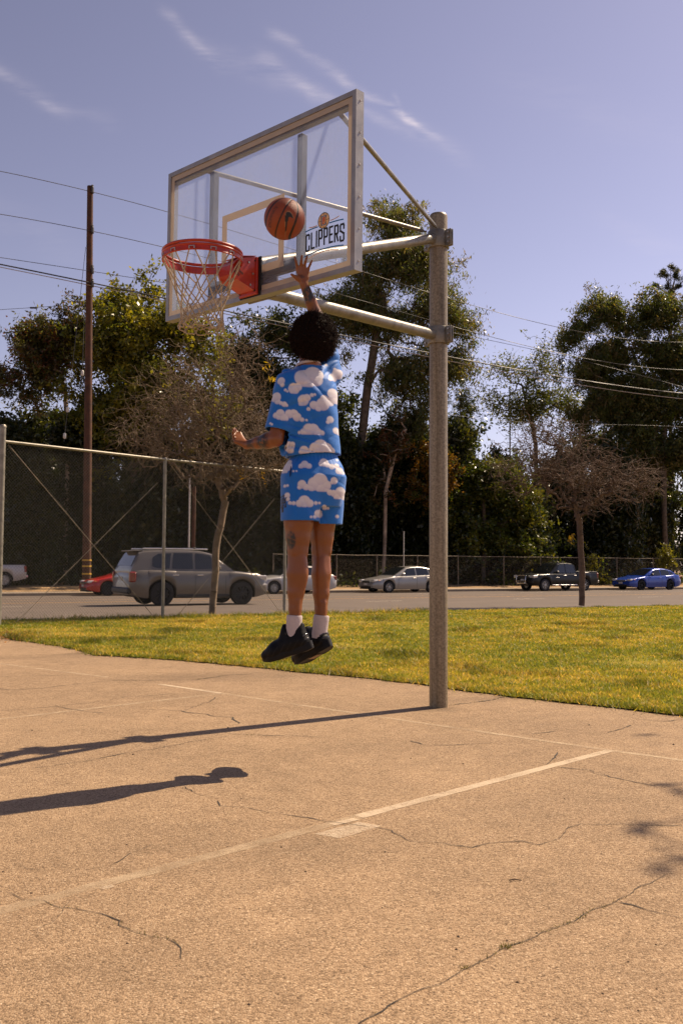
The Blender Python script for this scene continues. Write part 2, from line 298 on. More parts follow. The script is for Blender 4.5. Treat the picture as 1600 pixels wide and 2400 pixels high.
M['net'] = pmat('net_cord', (.46, .37, .25), .9, var=.2, scale=40)
M['white_paint'] = pmat('white_plastic', (.72, .68, .62), .6)
# ------------------------------------------------------------------ ground, court, lawn, road
def sheet(name, pts, z, mat, kind='structure', parent=None):
    P = [(p[0], p[1], z if z is not None else p[2]) for p in pts]
    bm = bmesh.new(); vs = [bm.verts.new(p) for p in P]; f = bm.faces.new(vs); bmesh.ops.triangulate(bm, faces=[f]); bmesh.ops.recalc_face_normals(bm, faces=bm.faces)
    me = bpy.data.meshes.new(name); bm.to_mesh(me); bm.free()
    if me.polygons[0].normal.z < 0: me.flip_normals()
    me.materials.append(mat); o = bpy.data.objects.new(name, me); link(o, parent)
    if parent is None: o['kind'] = kind
    return o
M['earth'] = pmat('dry_earth', (.23, .15, .085), .95, var=.3, scale=.8, bump=.4, bscale=6)
sheet('ground', [(-4000, -4000), (4000, -4000), (4000, 4000), (-4000, 4000)], -0.75, M['earth'])
edge = [rd(s, -0.55) for s in (-45, 45)]
court = sheet('court', [(-40, -12), (40, -12), tuple(edge[1][:2]), tuple(edge[0][:2])], 0.0, M['court'])
def ribbon(name, pts, w, z, mat, parent, n_sub=1):
    """flat strip along a polyline"""
    P = np.array([p[:2] for p in pts]); T = np.gradient(P, axis=0); T /= np.linalg.norm(T, axis=1)[:, None]; Nn = np.c_[-T[:, 1], T[:, 0]]
    w = np.full(len(P), w) if np.isscalar(w) else np.asarray(w)
    V = np.r_[np.c_[P + Nn * w[:, None] / 2, np.full(len(P), z)], np.c_[P - Nn * w[:, None] / 2, np.full(len(P), z)]]; m = len(P)
    return np_mesh(name, V, [(i, m + i, m + i + 1, i + 1) for i in range(m - 1)], mat, parent)
def stripe(a, b, w, z, mat, seed):
    L = np.linalg.norm(b - a); n = max(4, int(L / .03)); pts = dens(a, b, n); return ribbon('painted_line', pts, np.array([w * (1 + .16 * mnoise.noise((k * .21, seed, 0)) + .10 * mnoise.noise((k * .9, seed, 4))) for k in range(n + 1)]), z, mat, court)
def dens(a, b, n): return [a + (b - a) * k / n for k in range(n + 1)]
P1, P2 = G(518.5, 1625.5), G(1429.4, 1759.6)
LW = .055
for k, (a, b, w, z, m_) in enumerate([(G(840, 1915), P2, 1.12, .0015, 'line_bright'), (G(-300, 2215), G(860, 1910), 1.2, .0012, 'line_faint'), (G(-200, 1709.5), P1, 1.0, .0012, 'line'), (G(372, 1604), P1, 1.0, .0018, 'line_bright'), (P1, G(1005, 1698), .95, .0012, 'line'),
                                    (G(1005, 1698), P2, .95, .0018, 'line'), (P2, G(1750, 1803), .95, .0012, 'line'), (G(-200, 1531), G(255, 1588), 1.0, .0012, 'line'), (G(778, 1934), G(834, 1921), .8, .0021, 'line_bright'), (G(236, 2085), G(266, 2077), .5, .0018, 'line_mid')]): stripe(a, b, LW * w, z, M[m_], k * 3.7)
blk = [G(735, 1956), G(797, 1966), G(895, 1937), G(840, 1928)]; bp_ = []
for a, b in zip(blk, blk[1:] + blk[:1]):
    for k in range(8): q = a + (b - a) * k / 8; bp_.append(q + np.array([mnoise.noise((q[0] * 30, q[1] * 30, 1)), mnoise.noise((q[0] * 30, q[1] * 30, 5)), 0]) * .008)
sheet('painted_block', bp_, .0015, M['line_mid'], parent=court)
# cracks, each followed across the asphalt
A_ = lambda s, ox, oy, L: [(ox + s * x, oy + s * y) for x, y in L]
CR = [(A_(.5102, 0, 1450, [(40, 1262), (110, 1295), (200, 1297), (270, 1330), (350, 1335), (470, 1360), (550, 1390), (545, 1412), (610, 1440), (700, 1465), (770, 1475), (830, 1515), (832, 1570)]), .010),
      (A_(.5102, 0, 1450, [(1000, 838), (1010, 862), (1130, 870), (1260, 895), (1390, 915), (1565, 942), (1620, 948), (1700, 960)]), .009),
      (A_(.5102, 800, 1600, [(150, 668), (230, 680), (310, 730), (460, 740), (600, 760), (680, 740), (830, 730), (900, 748), (1000, 720), (1040, 670), (1100, 652), (1170, 655), (1568, 660)]), .008),
      (A_(.5102, 800, 1600, [(60, 1590), (215, 1490), (350, 1420), (480, 1375), (570, 1320), (660, 1275), (760, 1220), (850, 1190), (940, 1145), (1070, 1100), (1150, 1050), (1260, 1010), (1400, 930), (1500, 880)]), .010),
      (A_(.5102, 800, 1600, [(1265, 1010), (1340, 1025), (1450, 1060), (1568, 1082)]), .009),
      (A_(.5102, 800, 1600, [(1000, 390), (1150, 405), (1230, 435), (1380, 465), (1450, 480)]), .010),
      (A_(.38265, 0, 1500, [(-60, 296), (0, 300), (60, 308), (250, 298), (480, 270), (680, 252), (820, 250), (1200, 245), (1320, 230), (1400, 215), (1560, 210)]), .014),
      (A_(.38265, 0, 1500, [(340, 405), (400, 420), (480, 432), (560, 445), (640, 450)]), .016),
      (A_(.38265, 0, 1500, [(850, 425), (980, 428), (1110, 436), (1140, 445), (1260, 455), (1310, 470), (1420, 475), (1470, 515)]), .014),
      (A_(.38265, 0, 1500, [(1130, 436), (1180, 415), (1270, 385), (1320, 350)]), .010),
      (A_(.38265, 0, 1500, [(200, 785), (560, 740), (800, 690), (1000, 660), (1200, 620), (1400, 590)]), .010),
      (A_(.38265, 0, 1500, [(1360, 566), (1440, 580), (1568, 585), (1800, 590), (2000, 600)]), .012),
      (A_(.38265, 0, 1500, [(0, 435), (200, 422), (440, 395), (600, 380), (760, 350), (900, 345), (1040, 330)]), .010),
      (A_(.38265, 0, 1500, [(0, 225), (150, 222), (300, 218), (420, 215)]), .010),
      (A_(.40816, 960, 1580, [(0, 385), (100, 410), (250, 410), (330, 405), (480, 395)]), .012),
      (A_(.40816, 960, 1580, [(640, 343), (680, 346), (760, 340), (840, 330)]), .012),
      (A_(.40816, 960, 1580, [(780, 522), (810, 500), (832, 475), (845, 450)]), .012),
      (A_(.40816, 960, 1580, [(220, 182), (350, 165), (480, 150), (545, 130)]), .016),
      (A_(.40816, 960, 1580, [(1130, 342), (1200, 320), (1270, 295)]), .014),
      (A_(.40816, 960, 1580, [(1250, 250), (1350, 265), (1450, 275), (1560, 262)]), .012),
      (A_(.40816, 960, 1580, [(850, 540), (1030, 552), (1060, 572), (1150, 595), (1220, 602)]), .009),
      (A_(.5102, 0, 1450, [(715, 990), (790, 1002), (850, 1000)]), .007), (A_(.5102, 0, 1450, [(850, 770), (900, 805), (1000, 830)]), .008), (A_(.5102, 0, 1450, [(80, 1130), (120, 1150), (190, 1160)]), .008), (A_(.5102, 0, 1450, [(330, 1290), (290, 1340), (240, 1400), (150, 1440)]), .006),
      (A_(.5102, 0, 1450, [(700, 1040), (600, 1080), (560, 1110), (520, 1130)]), .006)]
crack_pts = []
for ci, (L, w) in enumerate(CR):
    Q = np.array([G(*p) for p in L]); rr = random.Random(ci); out = [Q[0]]
    for a, b in zip(Q[:-1], Q[1:]):
        d = np.linalg.norm(b - a); n = max(2, int(d / .025)); nrm = np.array([-(b - a)[1], (b - a)[0], 0]) / (d + 1e-9)
        for k in range(1, n + 1):
            t = k / n; j = 0 if k == n else (mnoise.noise((ci * 7.1 + out[-1][0] * 9, out[-1][1] * 9, 2)) * .03 + rr.uniform(-.006, .006)) * min(1, d * 3)
            out.append(a + (b - a) * t + nrm * j)
    out = np.array(out); wd = [max(.0008, w * min(1.3, .36 + .12 * p[1]) * (.25 + .75 * abs(mnoise.noise((p[0] * 5, p[1] * 5, ci * 3.3))) * 1.6) * rr.uniform(.6, 1.1)) for p in out]; wd[0] = wd[-1] = .001
    ribbon('crack', out, np.array(wd), .0022 + .0003 * (ci % 4), M['crack'], court); crack_pts.append(out)

# lawn
lawn_px = [(-420, 1462), (-150, 1478), (0, 1488), (25, 1500), (75, 1506), (140, 1516), (190, 1527), (222, 1537), (300, 1541), (435, 1550), (600, 1566), (720, 1578), (850, 1591), (960, 1603), (1050, 1615), (1188, 1634), (1368, 1653), (1600, 1679), (1800, 1703), (2300, 1770)]
front = [G(*p)[:2] for p in lawn_px]
fr2 = []
for a, b in zip(front[:-1], front[1:]):
    n = max(1, int(np.linalg.norm(b - a) / .12))
    for k in range(n): p = a + (b - a) * k / n; fr2.append(p + np.array([mnoise.noise((p[0] * 3, p[1] * 3, 5)), mnoise.noise((p[0] * 3, p[1] * 3, 9))]) * .06)
fr2.append(front[-1])
lawn_poly = [tuple(p) for p in fr2] + [tuple(rd(42, -.6)[:2]), tuple(rd(-30, -.6)[:2])]
def lawn_mat():
    m, nt, bs, out = new_mat('lawn_soil'); N, L = nt.nodes, nt.links; t = N.new('ShaderNodeTexCoord')
    n1 = N.new('ShaderNodeTexNoise'); n1.inputs['Scale'].default_value = .9; n1.inputs['Detail'].default_value = 7; n1.inputs['Roughness'].default_value = .7; L.new(t.outputs['Object'], n1.inputs[0])
    rp = N.new('ShaderNodeValToRGB'); L.new(n1.outputs[0], rp.inputs[0]); e = rp.color_ramp.elements; e[0].position = .32; e[0].color = (.12, .12, .014, 1); e[1].position = .7; e[1].color = (.32, .23, .04, 1); q = e.new(.5); q.color = (.22, .18, .022, 1)
    L.new(rp.outputs[0], bs.inputs['Base Color']); bs.inputs['Roughness'].default_value = 1; bs.inputs['Specular IOR Level'].default_value = .1; return m
lawn = sheet('lawn', lawn_poly, .012, lawn_mat())
# grass blades
poly = np.array(lawn_poly)
def inside(P, poly):
    x, y = P[:, 0], P[:, 1]; c = np.zeros(len(P), bool); j = len(poly) - 1
    for i in range(len(poly)):
        xi, yi = poly[i]; xj, yj = poly[j]
        c ^= ((yi > y) != (yj > y)) & (x < (xj - xi) * (y - yi) / (yj - yi + 1e-12) + xi); j = i
    return c
def fbm2(P, s, o=3, seed=0.0):
    return np.array([mnoise.fractal((p[0] * s + seed, p[1] * s, seed * 3.1), 1.0, 2.0, o) for p in P])
def grid_noise(P, s, seed):
    """value noise, vectorised"""
    r = np.random.default_rng(seed); T = r.random((64, 64)); q = P * s; i = np.floor(q).astype(int); f = q - i; f = f * f * (3 - 2 * f); i &= 63; j = (i + 1) & 63
    a, b, c, d = T[i[:, 0], i[:, 1]], T[j[:, 0], i[:, 1]], T[i[:, 0], j[:, 1]], T[j[:, 0], j[:, 1]]
    return (a * (1 - f[:, 0]) + b * f[:, 0]) * (1 - f[:, 1]) + (c * (1 - f[:, 0]) + d * f[:, 0]) * f[:, 1]
Npt = 620000
Yr = 7.0 + 25.0 * RNG.random(Npt) ** 1.35; Xr = (RNG.random(Npt) * 2 - 1) * (Yr * .40 + .6)
P = np.c_[Xr, Yr]; P = P[inside(P, poly)]
keep = grid_noise(P, 2.3, 1) * .6 + grid_noise(P, 9, 2) * .5; bare = np.clip((grid_noise(P, .62, 21) * .7 + grid_noise(P, 2.9, 22) * .3 - .62) * 7, 0, 1); P = P[RNG.random(len(P)) < np.clip(.35 + keep, 0, 1) * (1 - .72 * bare)]
extra = []
for p in fr2:                                                   # ragged fringe along the asphalt
    if abs(p[0]) < p[1] * .45: extra.append(p + RNG.normal(0, .045, (22, 2)))
P = np.r_[P, np.concatenate(extra)]
n = len(P); gn = .34 * grid_noise(P, .8, 3) + .33 * grid_noise(P, 3.1, 4) + .33 * grid_noise(P, 11, 5)
tuft = np.clip((grid_noise(P, 1.4, 6) - .72) * 5, 0, 1)
hgt = (.014 + .022 * RNG.random(n) ** 1.5 + .04 * tuft * RNG.random(n)) * (1 + .012 * P[:, 1])
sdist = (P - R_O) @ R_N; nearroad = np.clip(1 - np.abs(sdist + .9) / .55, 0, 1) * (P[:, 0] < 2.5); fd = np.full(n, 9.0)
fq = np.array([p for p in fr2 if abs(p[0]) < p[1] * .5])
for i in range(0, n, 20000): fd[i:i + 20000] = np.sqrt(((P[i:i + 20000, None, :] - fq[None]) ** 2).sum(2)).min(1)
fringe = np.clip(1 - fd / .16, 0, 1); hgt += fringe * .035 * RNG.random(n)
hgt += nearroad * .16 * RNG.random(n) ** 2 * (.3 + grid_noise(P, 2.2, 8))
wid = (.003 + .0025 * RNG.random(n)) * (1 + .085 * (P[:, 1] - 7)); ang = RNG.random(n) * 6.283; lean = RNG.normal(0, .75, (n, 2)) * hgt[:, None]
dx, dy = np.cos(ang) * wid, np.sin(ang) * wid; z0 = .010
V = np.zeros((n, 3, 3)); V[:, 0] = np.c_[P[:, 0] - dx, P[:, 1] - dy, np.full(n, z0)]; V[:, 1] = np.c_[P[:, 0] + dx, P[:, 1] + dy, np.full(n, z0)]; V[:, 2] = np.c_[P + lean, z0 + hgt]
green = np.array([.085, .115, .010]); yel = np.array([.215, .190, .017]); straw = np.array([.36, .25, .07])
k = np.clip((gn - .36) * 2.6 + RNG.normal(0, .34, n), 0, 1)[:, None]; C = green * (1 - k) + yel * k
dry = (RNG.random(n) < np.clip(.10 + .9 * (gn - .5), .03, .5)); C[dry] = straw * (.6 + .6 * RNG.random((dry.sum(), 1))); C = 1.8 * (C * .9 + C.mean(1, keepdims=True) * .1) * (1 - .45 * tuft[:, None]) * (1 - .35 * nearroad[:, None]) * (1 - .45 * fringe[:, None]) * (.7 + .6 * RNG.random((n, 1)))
M['grass'] = leaf_mat('grass_blade', .5, .5, .25, (1.35, 1.15, .5))
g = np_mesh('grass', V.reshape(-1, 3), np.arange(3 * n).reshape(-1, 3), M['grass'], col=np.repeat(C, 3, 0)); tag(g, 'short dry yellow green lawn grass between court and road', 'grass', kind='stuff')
# weeds in the expansion joint and at the pole
wp = []
for ci, lo, hi, m_ in ((3, .05, .8, 150), (6, .45, .95, 100), (0, .2, .9, 20), (11, .1, .9, 40), (17, 0, 1, 60)):
    L = crack_pts[ci]; idx = (RNG.uniform(lo, hi, m_) * (len(L) - 1)).astype(int); cl = grid_noise(np.c_[idx * .13, idx * 0 + ci], 1.0, 9) ** 2; idx = idx[cl > .18]; wp.append(L[idx][:, :2] + RNG.normal(0, .006, (len(idx), 2)))
t0 = G(1188, 2222)[:2]; wp.append(t0 + RNG.normal(0, .010, (40, 2))); wp.append(G(1090, 2272)[:2] + RNG.normal(0, .008, (20, 2)))
P = np.concatenate(wp); n = len(P); h = .004 + .009 * RNG.random(n); a = RNG.random(n) * 6.28; w = .0016; V = np.zeros((n, 3, 3))
V[:, 0] = np.c_[P[:, 0] - np.cos(a) * w, P[:, 1] - np.sin(a) * w, np.full(n, .001)]; V[:, 1] = np.c_[P[:, 0] + np.cos(a) * w, P[:, 1] + np.sin(a) * w, np.full(n, .001)]; V[:, 2] = np.c_[P + RNG.normal(0, .007, (n, 2)), .001 + h]
g = np_mesh('weeds', V.reshape(-1, 3), np.arange(3 * n).reshape(-1, 3), M['grass'], col=np.repeat(np.array([.10, .10, .016]) * (.6 + .8 * RNG.random((n, 1))), 3, 0)); tag(g, 'tiny weeds sprouting along the court cracks', 'weeds', kind='stuff')
# twig and bits of grit on the court
M['twig'] = pmat('dead_twig', (.06, .035, .02), .9)
q = G(1205, 2066); tw = MB().tube([q + np.array([-.02, -.002, .004]), q + np.array([0, .004, .006]), q + np.array([.025, -.004, .004])], [.002, .0022, .0012], 6).build('twig', M['twig'], off=q); tw.location = tuple(q); tag(tw, 'short dark twig lying on the bare foreground asphalt', 'twig')
dv = []; df = []
for i in range(60):
    px, py = RNG.uniform(0, 1600), RNG.uniform(1640, 2380); q = G(px, py); r = RNG.uniform(.002, .0055) * (1.6 if py < 1800 else 1)
    b = len(dv) ; dv += [q + np.array([r * x, r * y, max(0, r * z)]) for x, y, z in ((1.3, 0, .1), (0, 1, .1), (-1, .2, .1), (.1, -1.1, .1), (.1, 0, .9))]; df += [(b, b + 1, b + 4), (b + 1, b + 2, b + 4), (b + 2, b + 3, b + 4), (b + 3, b, b + 4)]
g = np_mesh('debris', np.array(dv), df, M['twig']); tag(g, 'dark crumbs of grit scattered over the asphalt court', 'debris', kind='stuff')
# fallen leaves by the fence corner
n = 260; Pp = np.array([G(x, y)[:2] for x, y in zip(RNG.normal(15, 28, n), RNG.normal(1492, 7, n))]); a = RNG.random(n) * 6.28; r = .018 + .02 * RNG.random(n); V = np.zeros((n, 4, 3))
for i, (u, v) in enumerate(((1, 0), (0, .45), (-1, 0), (0, -.45))): V[:, i] = np.c_[Pp[:, 0] + r * (u * np.cos(a) - v * np.sin(a)), Pp[:, 1] + r * (u * np.sin(a) + v * np.cos(a)), .018 + .02 * RNG.random(n)]
g = np_mesh('fallen_leaves', V.reshape(-1, 3), np.arange(4 * n).reshape(-1, 4), M['grass'], col=np.repeat(np.array([.20, .10, .04]) * (.5 + RNG.random((n, 1))), 4, 0)); tag(g, 'brown fallen leaves gathered at the fence corner', 'leaves', kind='stuff')

# road
M['road'] = pmat('road_asphalt', (.125, .098, .078), .85, var=.12, scale=.6, bump=.2, bscale=120, spec=.3)
M['concrete'] = pmat('kerb_concrete', (.30, .235, .165), .9, var=.12, scale=3, bump=.2, bscale=60)
M['road_white'] = pmat('road_white_paint', (.62, .53, .43), .8, var=.15, scale=3); M['road_yellow'] = pmat('road_yellow_paint', (.50, .27, .07), .8, var=.2, scale=3)
RW = 26.0; S0, S1 = -120, 130
sheet('road', [rd(S0, -.55), rd(S1, -.55), rd(S1, RW), rd(S0, RW)], None, M['road'])
road = bpy.data.objects['road']
def rstrip(name, s0, s1, t, w, mat): return sheet(name, [rd(s0, t - w / 2, road_z(t - w / 2) + .005), rd(s1, t - w / 2, road_z(t - w / 2) + .005), rd(s1, t + w / 2, road_z(t + w / 2) + .005), rd(s0, t + w / 2, road_z(t + w / 2) + .005)], None, mat, parent=road)
rstrip('painted_line', S0, S1, 0.05, .12, M['road_white'])
for t in (13.0, 13.25, 16.6): rstrip('painted_line', S0, S1, t, .11, M['road_yellow'])
def on_road(px, py):
    lo, hi = 5, 120
    for _ in range(50):
        m_ = (lo + hi) / 2; p = W(px, py, m_); s, t = st(p)
        if p[2] > road_z(t): lo = m_
        else: hi = m_
    return st(W(px, py, lo))
s_a, t_d = on_road(858, 1410); s_b, _ = on_road(975, 1410); s_c, _ = on_road(1232, 1405.5)
per = abs(s_c - s_a); LD = abs(s_b - s_a)
for k in range(-6, 8): rstrip('lane_dash', s_a + k * per, s_a + k * per + LD, t_d, .12, M['road_white'])
for k in range(-6, 8): rstrip('lane_dash', s_a + 3 + k * per, s_a + 3 + k * per + LD, 20.3, .11, M['road_white'])
# far kerb and pavement
def slab(name, t0, t1, z0, h, mat, kind='structure', bev=.03):
    zb = road_z(z0) if z0 is not None else 0; V = []
    for s in (S0, S1):
        for (t, z) in ((t0, zb - .3), (t0, zb + h - bev), (t0 + bev, zb + h), (t1, zb + h), (t1, zb - .3)): V.append(rd(s, t, z))
    F = [(0, 1, 6, 5), (1, 2, 7, 6), (2, 3, 8, 7), (3, 4, 9, 8)]
    o = np_mesh(name, V, F, mat); o['kind'] = kind; return o
slab('kerb', RW, RW + .16, RW, .15, M['concrete']); slab('pavement', RW + .163, RW + 1.75, RW, .145, M['concrete'], bev=.005)
# dry earth verge rising a little beyond the pavement
Vv, Fv = [], []; ns, nt_ = 110, 14
for i in range(ns + 1):
    for j in range(nt_ + 1):
        s = S0 + (S1 - S0) * i / ns; t = RW + 1.75 + (j / nt_) ** 1.6 * 60; q = rd(s, t, 0); z = road_z(RW) + .13 + .45 * min(1, (t - RW - 1.75) / 2.5) * (.35 + .65 * (.5 + .5 * mnoise.noise((s * .16, t * .2, 3)))) * (1.0 if s < -4 else .55)
        if j == 0: z = road_z(RW) + .12
        Vv.append((q[0], q[1], z))
Fv = [(i * (nt_ + 1) + j, (i + 1) * (nt_ + 1) + j, (i + 1) * (nt_ + 1) + j + 1, i * (nt_ + 1) + j + 1) for i in range(ns) for j in range(nt_)]
M['verge'] = pmat('verge_earth', (.30, .185, .085), .95, var=.35, scale=.7, bump=.5, bscale=5, col2=(.12, .075, .03))
vg = np_mesh('verge', Vv, Fv, M['verge'], smooth=True); vg['kind'] = 'structure'
# ------------------------------------------------------------------ basketball hoop
BC = np.array([-0.585, 6.028, 3.379]); B_S = np.array([.721, -.693, -.0086]); B_T = np.array([.0062, -.0059, 1.0]); B_D = np.array([-.693, -.721, 0.0])   # board centre; s to the near side, t up, d to the court
B_S /= np.linalg.norm(B_S); B_T /= np.linalg.norm(B_T); B_D /= np.linalg.norm(B_D)
def B(s, t, d): return BC + B_S * s + B_T * t + B_D * d
MBRD = np.eye(4); MBRD[:3, 0] = B_S; MBRD[:3, 1] = B_T; MBRD[:3, 2] = B_D; MBRD[:3, 3] = BC
POLE = np.array([0.791, 7.765, 0.0])
hoop = empty('basketball_hoop', POLE, label='outdoor basketball hoop with clear backboard on a thick grey steel pole', cat='basketball hoop')
def hb(mb, name, mat, parent=None, smooth=None): return mb.build(name, mat, parent or hoop, off=POLE, smooth=smooth)
def glass_mat():
    m, nt, bs, out = new_mat('hazed_acrylic'); N, L = nt.nodes, nt.links; t = N.new('ShaderNodeTexCoord')
    nz = N.new('ShaderNodeTexNoise'); nz.inputs['Scale'].default_value = 5; nz.inputs['Detail'].default_value = 7; nz.inputs['Roughness'].default_value = .7; L.new(t.outputs['Object'], nz.inputs[0])
    mp_ = N.new('ShaderNodeMapping'); mp_.inputs['Scale'].default_value = (60, 60, 2.5); L.new(t.outputs['Object'], mp_.inputs[0]); n2 = N.new('ShaderNodeTexNoise'); n2.inputs['Scale'].default_value = 2; n2.inputs['Detail'].default_value = 5; L.new(mp_.outputs[0], n2.inputs[0])
    ad = N.new('ShaderNodeMath'); ad.operation = 'MULTIPLY_ADD'; ad.inputs[1].default_value = .35; L.new(n2.outputs[0], ad.inputs[0]); L.new(nz.outputs[0], ad.inputs[2])
    mr = N.new('ShaderNodeMapRange'); mr.inputs['From Min'].default_value = .45; mr.inputs['From Max'].default_value = .95; mr.inputs['To Min'].default_value = .13; mr.inputs['To Max'].default_value = .29; L.new(ad.outputs[0], mr.inputs[0])
    tr = N.new('ShaderNodeBsdfTransparent'); tr.inputs[0].default_value = (.94, .95, .97, 1)
    tl = N.new('ShaderNodeBsdfTranslucent'); tl.inputs[0].default_value = (.34, .40, .56, 1); df = N.new('ShaderNodeBsdfDiffuse'); df.inputs[0].default_value = (.55, .57, .64, 1); hz = N.new('ShaderNodeMixShader'); hz.inputs[0].default_value = .5; L.new(tl.outputs[0], hz.inputs[1]); L.new(df.outputs[0], hz.inputs[2])
    mx = N.new('ShaderNodeMixShader'); L.new(mr.outputs[0], mx.inputs[0]); L.new(tr.outputs[0], mx.inputs[1]); L.new(hz.outputs[0], mx.inputs[2])
    gl = N.new('ShaderNodeBsdfGlossy'); gl.inputs['Roughness'].default_value = .12; fr_ = N.new('ShaderNodeFresnel'); fr_.inputs[0].default_value = 1.3; ge = N.new('ShaderNodeNewGeometry'); fb_ = N.new('ShaderNodeMath'); fb_.operation = 'SUBTRACT'; fb_.use_clamp = True; L.new(fr_.outputs[0], fb_.inputs[0]); L.new(ge.outputs['Backfacing'], fb_.inputs[1]); m3 = N.new('ShaderNodeMixShader'); L.new(fb_.outputs[0], m3.inputs[0]); L.new(mx.outputs[0], m3.inputs[1]); L.new(gl.outputs[0], m3.inputs[2])
    L.new(m3.outputs[0], out.inputs['Surface']); return m
def translucent_paint(name, col, k=.5):
    m, nt, bs, out = new_mat(name); N, L = nt.nodes, nt.links; tl = N.new('ShaderNodeBsdfTranslucent'); tl.inputs[0].default_value = (*col, 1); bs.inputs['Base Color'].default_value = (*col, 1); bs.inputs['Roughness'].default_value = .7
    t = N.new('ShaderNodeTexCoord'); nz = N.new('ShaderNodeTexNoise'); nz.inputs['Scale'].default_value = 18; nz.inputs['Detail'].default_value = 5; L.new(t.outputs['Object'], nz.inputs[0])
    mr = N.new('ShaderNodeMapRange'); mr.inputs['To Min'].default_value = k - .12; mr.inputs['To Max'].default_value = k + .12; L.new(nz.outputs[0], mr.inputs[0])
    mx = N.new('ShaderNodeMixShader'); L.new(mr.outputs[0], mx.inputs[0]); L.new(bs.outputs[0], mx.inputs[1]); L.new(tl.outputs[0], mx.inputs[2]); L.new(mx.outputs[0], out.inputs['Surface']); return m
M['glass'] = glass_mat(); M['bpaint'] = translucent_paint('board_white_paint', (.66, .58, .48), .45)
M['dark_steel'] = pmat('dark_steel', (.012, .014, .016), .6, 0, var=.2)
# pole
pole_prof = [(.0745, 0), (.0745, 4.03), (.072, 4.045), (.064, 4.055), (0.0, 4.06)]
hb(MB().lathe([(r, z) for r, z in pole_prof], 40, np.block([[np.eye(3), POLE[:, None]], [np.zeros((1, 3)), 1]])), 'pole', M['galv_pole'], smooth=35)
# clamps: two half shells with bolted ears
AX = -B_D.copy()          # from board to pole, level
def collar(z, nm='clamp_collar'):
    mb = MB(); T = np.block([[np.eye(3), (POLE + [0, 0, z])[:, None]], [np.zeros((1, 3)), 1]])
    mb.lathe([(.0755, -.07), (.088, -.07), (.090, -.066), (.090, .066), (.088, .07), (.0755, .07)], 36, T)
    side = B_S
    for sg in (-1, 1):
        for k in (-1, 1):
            Mx = np.eye(4); Mx[:3, 0] = side * sg; Mx[:3, 1] = AX; Mx[:3, 2] = [0, 0, 1]; Mx[:3, 3] = POLE + [0, 0, z]
            mb.box((.075, .006 * k if k > 0 else -.018, -.07), (.142, .018 if k > 0 else -.006, .07), Mx, .004)
    o = hb(mb, nm, M['galv'], smooth=40)
    for sg in (-1, 1):
        for dz in (-.042, 0, .042):
            c = POLE + [0, 0, z + dz] + side * sg * .118; hb(MB().tube([c - AX * .03, c - AX * .0185], .0085, 6), 'bolt', M['bolt'], o); hb(MB().tube([c + AX * .0185, c + AX * .03], .0085, 6), 'bolt', M['bolt'], o)
    return o
Z_LO, Z_UP = 3.03, 3.835
collar(Z_LO); collar(Z_UP)
def arm(p0, p1, r, nm='support_arm', mat='galv'): return hb(MB().tube(dens(np.array(p0), np.array(p1), 6), r, 20), nm, M[mat], smooth=40)
arm(POLE + [0, 0, Z_LO] - AX * .07, B(.02, -.47, -.03), .042)
arm(POLE + [0, 0, Z_UP] - AX * .07, B(.02, -.30, -.04), .042)
def brace(p0, p1, nm='brace_rod'):
    p0, p1 = np.array(p0), np.array(p1); d = (p1 - p0) / np.linalg.norm(p1 - p0); mb = MB().tube([p0, p0 + d * .03, p0 + d * .06, p1 - d * .06, p1 - d * .03, p1], [.006, .008, .0165, .0165, .010, .008], 14); return hb(mb, nm, M['galv'], smooth=40)
brace(POLE + [0, 0, Z_UP + .075] - AX * .085 + B_S * .045, B(.70, .505, -.04)); brace(POLE + [0, 0, Z_UP + .06] - AX * .095 - B_S * .05, B(-.60, .495, -.04))
# board: pane, frame bars, back stiffeners
HW, HH = .915, .5335
board = hb(MB().box((-HW + .012, -HH + .012, -.012), (HW - .012, HH - .012, -.0005), MBRD), 'backboard', M['glass'])
FB = .031
def bar(poly, d0, d1, nm='frame_bar', mat='alu', par=None): return hb(MB().prism(poly, d1 - d0, B(0, 0, d0), B_S, B_T, B_D), nm, M[mat], par or board)
def Lbar(a, b, c, d, nm='frame_bar'): bar([a, b, c, d], -.058, .008)
e = FB
Lbar((-HW, HH), (-HW + e, HH - e), (HW - e, HH - e), (HW, HH)); Lbar((-HW, -HH), (HW, -HH), (HW - e, -HH + e), (-HW + e, -HH + e))
Lbar((-HW, -HH + .0005), (-HW + e, -HH + e + .0005), (-HW + e, HH - e - .0005), (-HW, HH - .0005)); Lbar((HW, -HH + .0005), (HW, HH - .0005), (HW - e, HH - e - .0005), (HW - e, -HH + e + .0005))
for (s0, s1, t0, t1) in ((-HW + e, HW - e, HH - e - .045, HH - e - .001),): hb(MB().box((s0, t0, -.055), (s1, t1, -.0135), MBRD), 'stiffener', M['alu'], board)
for s0 in (-.495, .375): hb(MB().box((s0, -.487, -.085), (s0 + .042, .44, -.035), MBRD, .004), 'stiffener', M['dark_steel'], board)
hb(MB().box((-.444, -.405, -.08), (.374, -.335, -.036), MBRD, .004), 'stiffener', M['dark_steel'], board)
hb(MB().box((-.13, -.53, -.10), (.15, -.27, -.0813), MBRD, .004), 'mount_plate', M['galv'], board)
